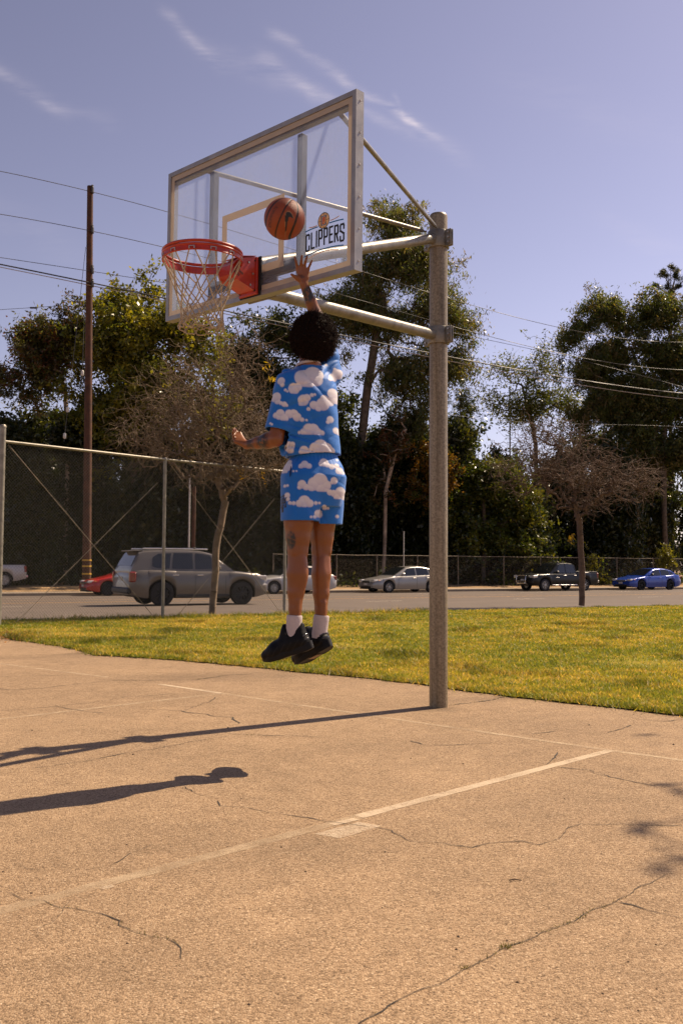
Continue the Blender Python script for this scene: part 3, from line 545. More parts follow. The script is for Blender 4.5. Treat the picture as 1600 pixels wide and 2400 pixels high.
# white paint on the front of the pane
def pb(s0, s1, t0, t1, nm, d=.0012): return hb(MB().box((s0, t0, .0002), (s1, t1, d), MBRD), nm, M['bpaint'], board)
i0, i1 = HW - e - .001, HH - e - .001; bw = .034
pb(-i0, -i0 + bw, -i1, i1, 'painted_border'); pb(i0 - bw, i0, -i1, i1, 'painted_border'); pb(-i0 + bw, i0 - bw, -i1, -i1 + bw, 'painted_border'); pb(-i0 + bw, i0 - bw, i1 - bw, i1, 'painted_border')
pb(-.305, -.255, -.385, .077, 'painted_target'); pb(.255, .305, -.385, .077, 'painted_target'); pb(-.255, .255, .027, .077, 'painted_target'); pb(-.255, .255, -.385, -.335, 'painted_target')
for k in range(6):
    t = .475 - k * .19; c = B(HW, t, -.028); hb(MB().lathe([(.0, .004), (.0045, .0035), (.0065, .001), (.0068, -.001)], 10, np.block([[np.c_[B_D, B_T, B_S], c[:, None]], [np.zeros((1, 3)), 1]])), 'bolt', M['bolt'], board, smooth=40)
hb(MB().box((-.385, .10, -.003), (-.345, .165, .0012), MBRD, .001), 'sticker_residue', M['bpaint'], board) if False else None
# lettering and emblem
M['ink'] = translucent_paint('ink_black', (.018, .024, .022), .1); M['ink_blue'] = translucent_paint('ink_blue', (.04, .26, .52), .3); M['ink_white'] = translucent_paint('ink_white', (.80, .66, .55), .4); M['ink_red'] = translucent_paint('ink_red', (.72, .07, .03), .3); M['ink_cream'] = translucent_paint('ink_cream', (.72, .55, .36), .45)
_dz = [.0014]
def stroke(mb, pts, w):
    for a, b in zip(pts[:-1], pts[1:]):
        a, b = np.array(a, float), np.array(b, float); L = np.linalg.norm(b - a)
        if L < 1e-6: continue
        u = (b - a) / L; nn = np.array([-u[1], u[0]]); a2, b2 = a - u * w * .48, b + u * w * .48; _dz[0] += .00001
        mb.prism([a2 + nn * w / 2, a2 - nn * w / 2, b2 - nn * w / 2, b2 + nn * w / 2], .0003, B(0, 0, _dz[0]), B_S, B_T, B_D)
GL = {'C': [[(1, .74), (1, .92), (.85, 1), (.15, 1), (0, .92), (0, .08), (.15, 0), (.85, 0), (1, .08), (1, .26)]], 'L': [[(0, 1), (0, 0), (1, 0)]], 'I': [[(0, 1), (0, 0)]], 'P': [[(0, 0), (0, 1), (.85, 1), (1, .93), (1, .52), (.85, .45), (0, .45)]],
      'E': [[(1, 1), (0, 1), (0, 0), (1, 0)], [(0, .5), (.8, .5)]], 'R': [[(0, 0), (0, 1), (.85, 1), (1, .93), (1, .55), (.85, .47), (0, .47)], [(.5, .47), (1, 0)]], 'S': [[(1, .74), (1, .92), (.85, 1), (.15, 1), (0, .92), (0, .62), (1, .42), (1, .08), (.85, 0), (.15, 0), (0, .08), (0, .26)]]}
x = .506; wds = dict(C=.026, L=.024, I=0.001, P=.025, E=.024, R=.026, S=.028)
def arc(s): return .010 * (1 - ((s - .656) / .16) ** 2)
for ch in 'CLIPPERS':
    mb = MB(); w = wds[ch]; y0 = -.342 + arc(x + w / 2); hgt_ = .092 + (.006 if ch in 'CS' else 0); y0 -= .004 if ch in 'CS' else 0
    for pl in GL[ch]: stroke(mb, [(x + p[0] * w, y0 + .006 + p[1] * hgt_) for p in pl], .0125)
    hb(mb, 'letter', M['ink'], board); x += w + .0195
def curve_stroke(s0, s1, t0, t1, sag, w, mat, nm):
    mb = MB(); n = 10; stroke(mb, [(s0 + (s1 - s0) * k / n, t0 + (t1 - t0) * k / n + sag * 4 * (k / n) * (1 - k / n)) for k in range(n + 1)], w); hb(mb, nm, M[mat], board)
curve_stroke(.492, .818, -.368, -.368, .014, .0075, 'ink_blue', 'stripe'); curve_stroke(.53, .775, -.388, -.386, .018, .0065, 'ink_white', 'stripe')
curve_stroke(.498, .604, -.216, -.209, .002, .0075, 'ink_blue', 'stripe'); curve_stroke(.704, .816, -.209, -.214, .002, .0075, 'ink_blue', 'stripe'); curve_stroke(.532, .600, -.197, -.199, -.003, .006, 'ink_white', 'stripe'); curve_stroke(.71, .782, -.195, -.186, -.003, .006, 'ink_white', 'stripe')
ec = np.array([.655, -.182]); er = .049; circ = lambda r, n=36: [ec + r * np.array([math.cos(2 * math.pi * k / n), math.sin(2 * math.pi * k / n)]) for k in range(n)]
emb = hb(MB().prism(circ(er), .0004, B(0, 0, .0020), B_S, B_T, B_D), 'emblem', M['ink_cream'], board)
_dz[0] = .0026; mb = MB(); stroke(mb, circ(er - .002) + circ(er - .002)[:1], .004)
for sg in (-1, 1):
    stroke(mb, [ec + np.array([sg * (.034 - .014 * math.cos(a)), .046 * math.sin(a)]) for a in np.linspace(-1.0, 1.0, 9)], .003); stroke(mb, [ec + np.array([sg * .020, 0]), ec + np.array([sg * .047, 0])], .003); stroke(mb, [ec + np.array([0, sg * .035]), ec + np.array([0, sg * .047])], .003)
hb(mb, 'emblem_outline', M['ink'], emb)
mb = MB(); stroke(mb, [ec + np.array(p) for p in ((.017, .018), (.017, .026), (-.017, .026), (-.017, -.026), (.017, -.026), (.017, -.018))], .005); hb(mb, 'emblem_letter', M['ink_blue'], emb)
mb = MB(); stroke(mb, [ec + np.array(p) for p in ((-.008, .018), (-.008, -.018), (.003, -.018))], .005); stroke(mb, [ec + np.array(p) for p in ((.001, -.006), (.001, .018), (.009, .018), (.009, -.016))], .005); stroke(mb, [ec + np.array(p) for p in ((.001, .002), (.009, .002))], .004); hb(mb, 'emblem_letter', M['ink_red'], emb)
# rim
RC = B(0.0, -.334, .395); RR = .238
T = np.block([[np.eye(3), RC[:, None]], [np.zeros((1, 3)), 1]])
def rodprof(R0, z, r, n=12): return [(R0 + r * math.cos(2 * math.pi * k / n), z + r * math.sin(2 * math.pi * k / n)) for k in range(n + 1)]
rim = hb(MB().lathe(rodprof(RR, 0, .0095), 64, T).lathe(rodprof(RR + .002, -.0205, .0085), 64, T).lathe([(RR - .004, -.018), (RR + .005, -.018), (RR + .006, -.050), (RR + .009, -.054), (RR + .006, -.058), (RR - .003, -.056), (RR - .004, -.018)], 64, T), 'rim', M['orange'], smooth=50)
hb(MB().prism([(.032, -.285), (.15, -.318), (.165, -.332), (.19, -.345), (.215, -.375), (.212, -.43), (.18, -.462), (.12, -.478), (.032, -.505)], .15, B(-.075, 0, 0), B_D, B_T, B_S), 'bracket', M['orange'], rim, smooth=25)
hb(MB().box((-.086, -.524, .0135), (.086, -.285, .0315), MBRD, .003), 'mounting_plate', M['orange'], rim); hb(MB().box((-.098, -.53, .0015), (.104, -.28, .0132), MBRD, .002), 'rubber_pad', M['dark'], rim)
hb(MB().prism([(.033, -.283), (.16, -.312), (.175, -.322), (.175, -.318), (.16, -.308), (.033, -.279)], .165, B(-.0825, 0, 0), B_D, B_T, B_S), 'cover_flap', M['orange'], rim)
for sg in (-1, 1):
    for (d_, t_) in ((.055, -.40), (.075, -.475), (.09, -.335)): c = B(sg * .0752, t_, d_); hb(MB().tube([c, c + B_S * sg * .007], .007, 6), 'bolt', M['bolt'], rim)
    for t_ in (-.50, -.31): c = B(sg * .07, t_, .0317); hb(MB().tube([c, c + B_D * .008], .008, 6), 'bolt', M['dark'], rim)
mb = MB(); o_ = B(.0755, -.405, .15); ex, ey = -B_D, B_T
def smark(pts, w):
    for a, b in zip(pts[:-1], pts[1:]):
        a, b = np.array(a, float), np.array(b, float); u = (b - a) / np.linalg.norm(b - a); nn = np.array([-u[1], u[0]]); _dz[0] += .00002; a2, b2 = a - u * w * .45, b + u * w * .45
        mb.prism([a2 + nn * w / 2, a2 - nn * w / 2, b2 - nn * w / 2, b2 + nn * w / 2], .0004, o_ + B_S * (_dz[0] - .0026), ex, ey, B_S)
rot = lambda x, y, a=-.5: (x * math.cos(a) - y * math.sin(a), x * math.sin(a) + y * math.cos(a))
smark([rot(*p) for p in ((-.02, .03), (-.045, .03), (-.045, -.01), (-.02, -.01), (-.02, .014), (-.032, .014))], .007)
for k in range(6): smark([rot(-.046 + k * .009, -.026), rot(-.046 + k * .009, -.040)], .0045)
for k in range(6): smark([rot(-.012 + k * .006, .002 - (k % 2) * .003), rot(-.010 + k * .006, -.012)], .0035)
hb(mb, 'marking', M['dark'], rim)
NA = 12
for k in range(NA):
    a = 2 * math.pi * (k + .5) / NA + .15; dr = np.array([math.cos(a), math.sin(a), 0]); tg = np.array([-math.sin(a), math.cos(a), 0]); Mx = np.eye(4); Mx[:3, 0] = tg; Mx[:3, 1] = dr; Mx[:3, 2] = [0, 0, 1]; Mx[:3, 3] = RC + dr * RR
    mb = MB(); mb.box((-.018, .0055, -.050), (-.013, .0095, -.037), Mx).box((.013, .0055, -.050), (.018, .0095, -.037), Mx).box((-.018, .0052, -.0365), (.018, .0098, -.0325), Mx); hb(mb, 'net_clip', M['bolt'], rim)
# net: diamond mesh of cord with knots, hanging and bunched at the bottom
rows = [(-.045, .243, 0), (-.165, .196, 1), (-.235, .165, 0), (-.300, .142, 1), (-.360, .130, 0), (-.415, .132, 1), (-.455, .138, 0)]
nr = random.Random(3); NODE = []
for (z, R0, o_) in rows:
    L = []
    for k in range(NA):
        a = 2 * math.pi * (k + .5 + .5 * o_) / NA + .15; j = 0 if z > -.1 else 1
        L.append(RC + np.array([(R0 + j * nr.uniform(-.009, .009)) * math.cos(a + j * nr.uniform(-.05, .05)), (R0 + j * nr.uniform(-.009, .009)) * math.sin(a), z + j * nr.uniform(-.008, .008)]))
    NODE.append(L)
mb = MB()
def cord(a, b, sag=.004, r=.0043, split=0):
    d = b - a; sidev = np.cross(d, [0, 0, 1.0]); sidev /= np.linalg.norm(sidev) + 1e-9; P_ = []
    for k in range(7): t = k / 6; P_.append(a + d * t + np.array([0, 0, -sag * 4 * t * (1 - t)]) + sidev * split * math.sin(math.pi * t))
    mb.tube(P_, [r * nr.uniform(.85, 1.15) for _ in range(7)], 6)
for ri in range(len(rows) - 1):
    for k in range(NA):
        up = NODE[ri][k]; off_ = 1 if rows[ri][2] == 1 else 0
        l, r_ = NODE[ri + 1][(k - 1 + off_) % NA], NODE[ri + 1][(k + off_) % NA]
        if ri == 0: tg = r_ - l; tg /= np.linalg.norm(tg); cord(up - tg * .014, l, -.003); cord(up + tg * .014, r_, -.003)
        else: cord(up, l, .002); cord(up, r_, .002)
for ri in range(1, len(rows)):
    for k in range(NA): c = NODE[ri][k]; mb.tube([c + [0, 0, .009], c + [0, 0, .003], c - [0, 0, .003], c - [0, 0, .010]], [.003, .0070, .0070, .003], 7)
for k in range(NA):                                  # slack loops at the hem
    a, b = NODE[-1][k], NODE[-1][(k + 1) % NA]; m_ = (a + b) / 2; inn = (RC - m_) * np.array([1, 1, 0]) * nr.uniform(-.05, .28)
    mb.tube([a, a * .7 + m_ * .3 + [0, 0, -.018], m_ + inn + [0, 0, -nr.uniform(.02, .035)], b * .7 + m_ * .3 + [0, 0, -.018], b], .0043, 6)
    a = NODE[-2][k]; b = NODE[-2][(k + 2) % NA]; mb.tube([a, (a + b) / 2 + [nr.uniform(-.03, .03), nr.uniform(-.03, .03), -.03], b], .0040, 6)
hb(mb, 'net', M['net'], rim, smooth=60)

# ------------------------------------------------------------------ ball
BALL = W(666.5, 512.5, 5.42); BR = .1185
nu, nv = 180, 110; th = np.linspace(0, math.pi, nv + 1); ph = np.linspace(0, 2 * math.pi, nu, endpoint=False)
TH, PH = np.meshgrid(th, ph, indexing='ij'); Dv = np.stack([np.sin(TH) * np.cos(PH), np.sin(TH) * np.sin(PH), np.cos(TH)], -1).reshape(-1, 3)
F = np.array([(i * nu + j, i * nu + (j + 1) % nu, (i + 1) * nu + (j + 1) % nu, (i + 1) * nu + j) for i in range(nv) for j in range(nu)])
X_, Y_, Z_ = Dv[:, 0], Dv[:, 2], -Dv[:, 1]                  # right, up, towards the court side
axis = np.array([.12, .95, .28]); axis /= np.linalg.norm(axis); Sv = np.c_[X_, Y_, Z_]
n1 = np.array([.90, -.43, 0]); n1 -= axis * (n1 @ axis); n1 /= np.linalg.norm(n1); n2 = np.cross(axis, n1); n1 = np.array([.902, -.431, 0]); u1 = np.array([.431, .902, 0]); nt = np.array([-.25, -.35, .90]); nt /= np.linalg.norm(nt); dd_ = Sv @ n1; ee_ = Sv @ u1; ff_ = .70 * np.sqrt(np.clip(1 - ((ee_ + .3) / 1.2) ** 2, 0, 1))
seam = np.minimum(np.minimum(np.abs(dd_), np.abs(np.abs(dd_) - ff_) * .85), np.abs(Sv @ nt))
sw = np.array([(780, 1400), (800, 1200), (795, 1000), (810, 870), (860, 812), (920, 812), (985, 860), (1035, 975), (1000, 980), (935, 950), (895, 990), (870, 1100), (835, 1260)], float); sw = np.c_[(sw[:, 0] - 740) / 620, (810 - sw[:, 1]) / 620]
cen = sw.mean(0); insw = inside(np.c_[X_, Y_], sw) & (Z_ > 0); outl = inside(np.c_[X_, Y_], cen + (sw - cen) * 1.13) & (Z_ > 0) & ~insw
Cc = np.tile(np.array([.26, .050, .009]), (len(Sv), 1)); Cc[outl] = (.32, .16, .07); Cc[insw] = (.010, .012, .013); sm = np.clip((.040 - seam) / .010, 0, 1)[:, None]; Cc = Cc * (1 - sm) + np.array([.012, .009, .007]) * sm
Vb = Dv * (BR - .0022 * np.clip((.034 - seam) / .016, 0, 1))[:, None]
M['ball'] = attr_mat('ball_leather', .5, .45, bump=.5, bscale=420, var=.12, vscale=12)
ball = np_mesh('basketball', Vb, F, M['ball'], smooth=True, col=Cc); ball.location = tuple(BALL); tag(ball, 'orange basketball in the air in front of the backboard', 'ball')
cu = bpy.data.curves.new('t', 'FONT'); cu.body = 'DOMINATE'; cu.size = 1.0; cu.shear = .3; to = bpy.data.objects.new('t', cu); COL.objects.link(to); dg = bpy.context.evaluated_depsgraph_get(); tm = to.evaluated_get(dg).to_mesh()
tv = np.array([v.co[:] for v in tm.vertices]); tf = [tuple(p.vertices) for p in tm.polygons]; tv = tv - (tv.max(0) + tv.min(0)) / 2; tv /= (tv[:, 0].max() - tv[:, 0].min())
bpy.data.objects.remove(to); bpy.data.curves.remove(cu)
a2, b2 = np.array([-.68, -.60]), np.array([-.27, .28]); uu = (b2 - a2) / np.linalg.norm(b2 - a2); vv = np.array([-uu[1], uu[0]]); q2 = (a2 + b2) / 2 + np.outer(tv[:, 0], uu) * .95 + np.outer(tv[:, 1], vv) * 1.15 - np.outer(.12 * (1 - (2 * tv[:, 0]) ** 2), -vv) * .8
zz = np.sqrt(np.clip(1 - (q2 ** 2).sum(1), .01, 1)); qd = np.c_[q2[:, 0], -zz, q2[:, 1]] * (BR + .0006); np_mesh('lettering', qd, tf, M['ink'], ball)

# ------------------------------------------------------------------ near chain-link fence
FP = [np.array([-6.145, 17.337, 0]), np.array([-3.765, 20.225, 0]), np.array([-1.34, 22.657, 0])]; ZR = 3.37
FP[0][:2] = G(-5, 1468)[:2]
fence = empty('chain_link_fence', FP[0], label='tall galvanised chain link fence with crossed tension wires beside the lawn', cat='fence')
def fb(mb, nm, mat, sm_=None, par=None): return mb.build(nm, M[mat], par or fence, off=FP[0], smooth=sm_)
M['old_post'] = pmat('old_fence_post', (.22, .18, .13), .7, .2, var=.3); M['fence_metal'] = pmat('fence_zinc', (.27, .25, .20), .5, .45, var=.2, scale=10); M['wire'] = pmat('fence_wire', (.15, .145, .12), .45, .3, var=.15)
for i, p in enumerate(FP):
    r = .055 if i == 0 else .036; ztop = 3.62 if i == 0 else 3.36
    o = fb(MB().lathe([(r, -.1), (r, ztop), (r * 1.12, ztop), (r * 1.12, ztop + .03), (r * .8, ztop + .055), (0, ztop + .065)], 18, np.block([[np.eye(3), p[:, None]], [np.zeros((1, 3)), 1]])), 'post', 'fence_metal', 40)
    for z in np.linspace(.3, 3.1, 8): fb(MB().lathe([(r + .001, z), (r + .005, z), (r + .005, z + .022), (r + .001, z + .022)], 16, np.block([[np.eye(3), p[:, None]], [np.zeros((1, 3)), 1]])), 'tie_band', 'fence_metal', None, o)
for a, b in zip(FP[:-1], FP[1:]): fb(MB().tube([a + [0, 0, ZR], b + [0, 0, ZR]], .027, 14), 'top_rail', 'fence_metal', 40)
for a, b, (u0, v0, u1, v1) in [(FP[0], FP[1], (.03, .985, .93, .02)), (FP[0], FP[1], (.95, .85, .1, .02)), (FP[1], FP[2], (.04, .97, .95, .02)), (FP[1], FP[2], (.9, .80, .12, .02))]:
    q0, q1 = a + (b - a) * u0 + [0, 0, ZR * v0], a + (b - a) * u1 + [0, 0, ZR * v1]; fb(MB().tube(dens(q0, q1, 4), .0065, 7), 'tension_wire', 'old_post')
P0, P1_ = [], []
dirf = FP[2] - FP[0]
for a, b in zip(FP[:-1], FP[1:]):
    L = np.linalg.norm(b - a); u = (b - a) / L; nn = np.array([-u[1], u[0], 0]); Hh = ZR + .02; pit = .066
    for k in range(int(-Hh / pit), int((L) / pit) + int(Hh / pit) + 2):
        for sg, of in ((1, .002), (-1, -.002)):
            x0 = k * pit; xa, za, xb, zb = x0, .03, x0 + sg * (Hh - .03), Hh
            # clip to 0..L
            def cl(x): return za + (x - xa) / (xb - xa) * (zb - za)
            lo, hi = max(min(xa, xb), 0.0), min(max(xa, xb), L)
            if lo >= hi: continue
            P0.append(a + u * lo + nn * of + [0, 0, cl(lo)]); P1_.append(a + u * hi + nn * of + [0, 0, cl(hi)])
Vf, Ff = tubes(np.array(P0), np.array(P1_), np.full(len(P0), .0017), np.full(len(P0), .0017), 4)
o = np_mesh('wire_mesh', Vf, Ff, M['wire'], fence, off=FP[0]); o['kind'] = 'stuff'

# ------------------------------------------------------------------ far fence
M['old_post'] = pmat('old_fence_post', (.22, .18, .13), .7, .2, var=.3)
fpx = [640, 694, 742, 788.6, 883, 978, 1073, 1180, 1266, 1356, 1445, 1530, 1625]
fpts = [rd(*on_road(px, 1380), 0) for px in fpx]
fpts = []
for px in fpx: Yv = Yt(px, RW + 3.4); q = W(px, 1330, Yv); q[2] = road_z(RW) + .25; fpts.append(q)
ff = empty('boundary_fence', fpts[0], label='low rusty chain link fence along the dark trees behind the parked cars', cat='fence')
for p in fpts: MB().tube([p - [0, 0, .4], p + [0, 0, 1.95]], .032, 8).build('post', M['old_post'], ff, off=fpts[0])
for a, b in zip(fpts[:-1], fpts[1:]): MB().tube([a + [0, 0, 1.9], (a + b) / 2 + [0, 0, 1.88], b + [0, 0, 1.9]], .022, 6).build('rail', M['old_post'], ff, off=fpts[0])
P0, P1_ = [], []
a, b = fpts[0], fpts[-1]; L = np.linalg.norm(b - a); u = (b - a) / L
for k in range(int(L / .1)):
    for sg in (1, -1):
        x0 = k * .1; x1 = x0 + sg * 1.85
        if 0 < x1 < L: P0.append(a + u * x0 + [0, 0, .03]); P1_.append(a + u * x1 + [0, 0, 1.88])
Vf, Ff = tubes(np.array(P0), np.array(P1_), np.full(len(P0), .002), np.full(len(P0), .002), 3); o = np_mesh('wire_mesh', Vf, Ff, M['old_post'], ff, off=fpts[0]); o['kind'] = 'stuff'

# ------------------------------------------------------------------ utility pole, poles, wires
M['wood'] = pmat('pole_wood', (.085, .034, .016), .85, var=.35, scale=3, bump=.5, bscale=30); M['cable'] = pmat('black_cable', (.05, .045, .04), .55, var=.1); M['cable_bright'] = pmat('alu_cable', (.45, .38, .28), .4, .6); M['ceramic'] = pmat('insulator', (.55, .52, .46), .4); M['yellow'] = pmat('yellow_strip', (.55, .33, .03), .6)
UY = Yt(205, RW + 1.5); UPb = W(203, 1380, UY); UPb[2] = road_z(RW) + .15
up_top = W(211.3, 436, UY)
upole = empty('utility_pole', UPb, label='tall brown wooden utility pole rising beyond the road behind the fence', cat='utility pole')
ub = lambda mb, nm, m_, par=None, sm_=None: mb.build(nm, M[m_], par or upole, off=UPb, smooth=sm_)
ub(MB().tube(dens(UPb - [0, 0, .3], up_top, 10), np.linspace(.225, .15, 11), 16), 'shaft', 'wood', None, 40)
for py in (1313, 1327, 1345): q = UPb + (up_top - UPb) * ((W(203, py, UY)[2] - UPb[2]) / (up_top[2] - UPb[2])); ub(MB().lathe([(.226, -.04), (.235, -.04), (.235, .04), (.226, .04)], 16, np.block([[np.eye(3), q[:, None]], [np.zeros((1, 3)), 1]])), 'marker_strip', 'yellow')
ATT = {}
for nm_, py in (('a', 444), ('b', 538), ('c', 632), ('d', 664)):
    q = W(217, py, UY - .15); ub(MB().box((-.05, -.1, -.18), (.05, .1, .12), np.block([[np.eye(3), q[:, None]], [np.zeros((1, 3)), 1]]), .02), 'bracket', 'cable'); ub(MB().lathe([(.0, .0), (.07, 0), (.05, .05), (.07, .09), (.03, .14), (0, .15)], 10, np.block([[np.eye(3), (q + [0, -.05, .1])[:, None]], [np.zeros((1, 3)), 1]])), 'insulator', 'cable', None, 40); ATT[nm_] = q
def YL(px): k = (px - 800) / F_PX; return Yt(px, RW + 1.35)
def wire(pts, r, label, mat='cable', n=60):
    """sagging line through seen points, kept in the vertical plane of the pole row"""
    px = np.array([p[0] for p in pts], float); zz = []; ss = []
    for (x, y) in pts: q = W(x, y, YL(x)); zz.append(q[2]); ss.append(st(q)[0])
    co = np.polyfit(ss, zz, min(3, len(pts) - 1)); L = np.linspace(ss[0] - 1, ss[-1] + 4, n); P_ = np.array([rd(s, RW + 1.35, np.polyval(co, s)) for s in L])
    o = MB().tube(P_, r, 6).build('power_line', M[mat], off=P_[0], smooth=60); o.location = tuple(P_[0]); tag(o, label, 'power line', 'power lines strung along the road'); return o
D_ = 1.0204
wire([(-20, 404), (217, 443), (392, 505), (1085, 708), (1600, 801)], .016, 'uppermost thin power line running from the very top of the wooden pole')
wire([(-20, 504), (217, 536), (378, 585), (1130, 783), (1600, 866)], .016, 'second highest power line attached below the top of the wooden pole')
wire([(-20, 606), (217, 631), (700, 720), (1000, 765), (1600, 866 + 40)], .014, 'third thin power line crossing in front of the left tree tops')
wire([(-20, 617), (200, 662), (388, 700), (684, 761), (1005, 827), (1600, 921)], .034, 'thickest dark cable sagging past the rim and the player', 'cable')
wire([(-20, 624), (200, 668), (388, 706), (684, 770), (1005, 836), (1600, 934)], .02, 'bright companion cable strung just below the thickest cable', 'cable_bright')
wire([(1080, 975), (1250, 990), (1450, 995), (1600, 1000)], .007, 'faint lowest wire in front of the dark trees at right', 'cable')
q0, q1 = W(-40, 728, 60), W(145, 716, 60); o = MB().tube(dens(q0, q1, 6), .014, 6).lathe([(.03, -.25), (.06, -.2), (.06, .2), (.03, .25)], 8, np.block([[np.c_[[0, 0, 1], [0, 1, 0], [1, 0, 0]], W(79, 721, 60)[:, None]], [np.zeros((1, 3)), 1]])).build('power_line', M['cable'], off=q0); o.location = tuple(q0); tag(o, 'short wire with a small splice left of the wooden pole', 'power line', 'power lines strung along the road')
q0, q1 = W(-40, 879, 58), W(190, 880, 58); o = MB().tube(dens(q0, q1, 6), .012, 6).build('power_line', M['cable'], off=q0); o.location = tuple(q0); tag(o, 'faint level wire in front of the leftmost eucalyptus crown', 'power line', 'power lines strung along the road')
for i, (xa, ya, xb, yb, dsc, ins) in enumerate([(201, 578, 150, 1035, 'guy wire with white insulators running down left of the wooden pole', (962, 1022)), (199, 690, 192, 706 + 200, 'short guy wire close against the wooden pole', (875,))]):
    q0, q1 = W(xa, ya, UY - .1), W(xb, yb, UY - 1.5); gw = empty('guy_wire', q1, label=dsc, cat='guy wire'); MB().tube([q0, q1], .012, 6).build('strand', M['cable'], gw, off=q1)
    for y in ins: t = (y - ya) / (yb - ya); c = q0 + (q1 - q0) * t; MB().tube([c - [0, 0, .14], c - [0, 0, .1], c + [0, 0, .1], c + [0, 0, .14]], [.04, .075, .075, .04], 8).build('insulator', M['ceramic'], gw, off=q1, smooth=40)
for (px, y0, y1, t, r, m_, nm, lb, ct) in [(445, 1112, 1340, RW + 3, .05, 'ceramic', 'steel_pole', 'thin pale steel pole behind the fence above the silver vehicle', 'pole'), (455, 1140, 1340, RW + 3.6, .11, 'wood', 'timber_post', 'short reddish timber post beside the thin pale steel pole', 'post'), (946, 1245, 1350, RW + 2.6, .03, 'ceramic', 'sign_post', 'slim grey sign post standing behind the silver parked sedan', 'post'), (1194, 905, 1340, 52, .07, 'cable', 'lamp_post', 'thin distant lamp post among the sparse bare branches', 'lamp post')]:
    Yv = Yt(px, t); q1 = W(px, y0, Yv); q0 = q1.copy(); q0[2] = road_z(RW) + .1; o = MB().tube(dens(q0, q1, 3), r, 10).build(nm, M[m_], off=q0, smooth=40)
    if nm == 'lamp_post': o.data.materials.clear(); o.data.materials.append(M['cable'])
    o.location = tuple(q0); tag(o, lb, ct)
# ------------------------------------------------------------------ trees
M['bark'] = pmat('grey_bark', (.13, .095, .065), .9, var=.35, scale=4, bump=.6, bscale=18); M['bark_pale'] = pmat('pale_bark', (.36, .27, .19), .85, var=.3, scale=2.5, bump=.3, bscale=12, col2=(.16, .11, .075)); M['bark_dry'] = pmat('dry_bark', (.19, .135, .085), .9, var=.3, scale=6, bump=.4, bscale=25)
M['bark_red'] = pmat('reddish_bark', (.13, .082, .055), .9, var=.3, scale=6, bump=.4, bscale=25)
M['leaf'] = leaf_mat('leaf', .52, .36, .5); M['leaf_gloss'] = leaf_mat('glossy_leaf', .42, .34, .5)
nroot = [0]
def grow(root_pts, targets, rng, pen=.35):
    """connect target points to a growing skeleton, nearest first -> nodes, parents"""
    nroot[0] = len(root_pts) - 1; N_ = [np.array(p) for p in root_pts]; par = [-1] + list(range(len(root_pts) - 1)); dist = [0.0]
    for i in range(1, len(N_)): dist.append(dist[-1] + np.linalg.norm(N_[i] - N_[i - 1]))
    top = N_[-1]; order = np.argsort(np.linalg.norm(targets - top, axis=1)); A = np.zeros((len(N_) + len(targets), 3)); A[:len(N_)] = N_; Dd = np.zeros(len(A)); Dd[:len(dist)] = dist; n = len(N_); s0 = max(0, len(root_pts) // 2)
    for i in order:
        t = targets[i]; c = np.linalg.norm(A[s0:n] - t, axis=1) + pen * Dd[s0:n] * .3; j = int(np.argmin(c)) + s0
        A[n] = t; par.append(j); Dd[n] = Dd[j] + np.linalg.norm(A[j] - t); n += 1
    return A, np.array(par)
def limb_mesh(A, par, r_tip, r_base, rng, jit=.12, sides=5, expo=2.4, sub=3, droop=0.0):
    n = len(A); w = np.zeros(n); ch = np.zeros(n, int)
    for i in range(n):
        if par[i] >= 0: ch[par[i]] += 1
    w[ch == 0] = 1.0
    for i in range(n - 1, 0, -1):
        w[par[i]] += w[i]
    r = r_tip * w ** (1 / expo); r = np.minimum(r, r_base)
    P0, P1, R0, R1 = [], [], [], []
    for i in range(1, n):
        a, b = A[par[i]], A[i]; L = np.linalg.norm(b - a); prev = a; jt = jit if i > nroot[0] else .02; ra = min(r[par[i]], r[i] * 1.35)
        for k in range(1, sub + 1):
            t = k / sub; q = a + (b - a) * t
            if k < sub: q = q + rng.normal(0, jt * L * .5, 3) + np.array([0, 0, droop * L * 4 * t * (1 - t)])
            P0.append(prev); P1.append(q); R0.append(ra + (r[i] - ra) * (k - 1) / sub); R1.append(ra + (r[i] - ra) * t); prev = q
    V, F = tubes(np.array(P0), np.array(P1), np.array(R0), np.array(R1), sides); return V, F, np.array(P1)
def lobe_pts(lobes, n, rng, shell=.55):
    vol = np.array([l[3] * l[4] * l[5] for l in lobes]); cnt = rng.multinomial(n, vol / vol.sum()); out = []
    for l, c in zip(lobes, cnt):
        d = rng.normal(size=(c, 3)); d /= np.linalg.norm(d, axis=1)[:, None]; rr = (shell + (1 - shell) * rng.random(c)) ** .8 * rng.random(c) ** .18; out.append(np.array(l[:3]) + d * rr[:, None] * np.array(l[3:6]))
    return np.concatenate(out)
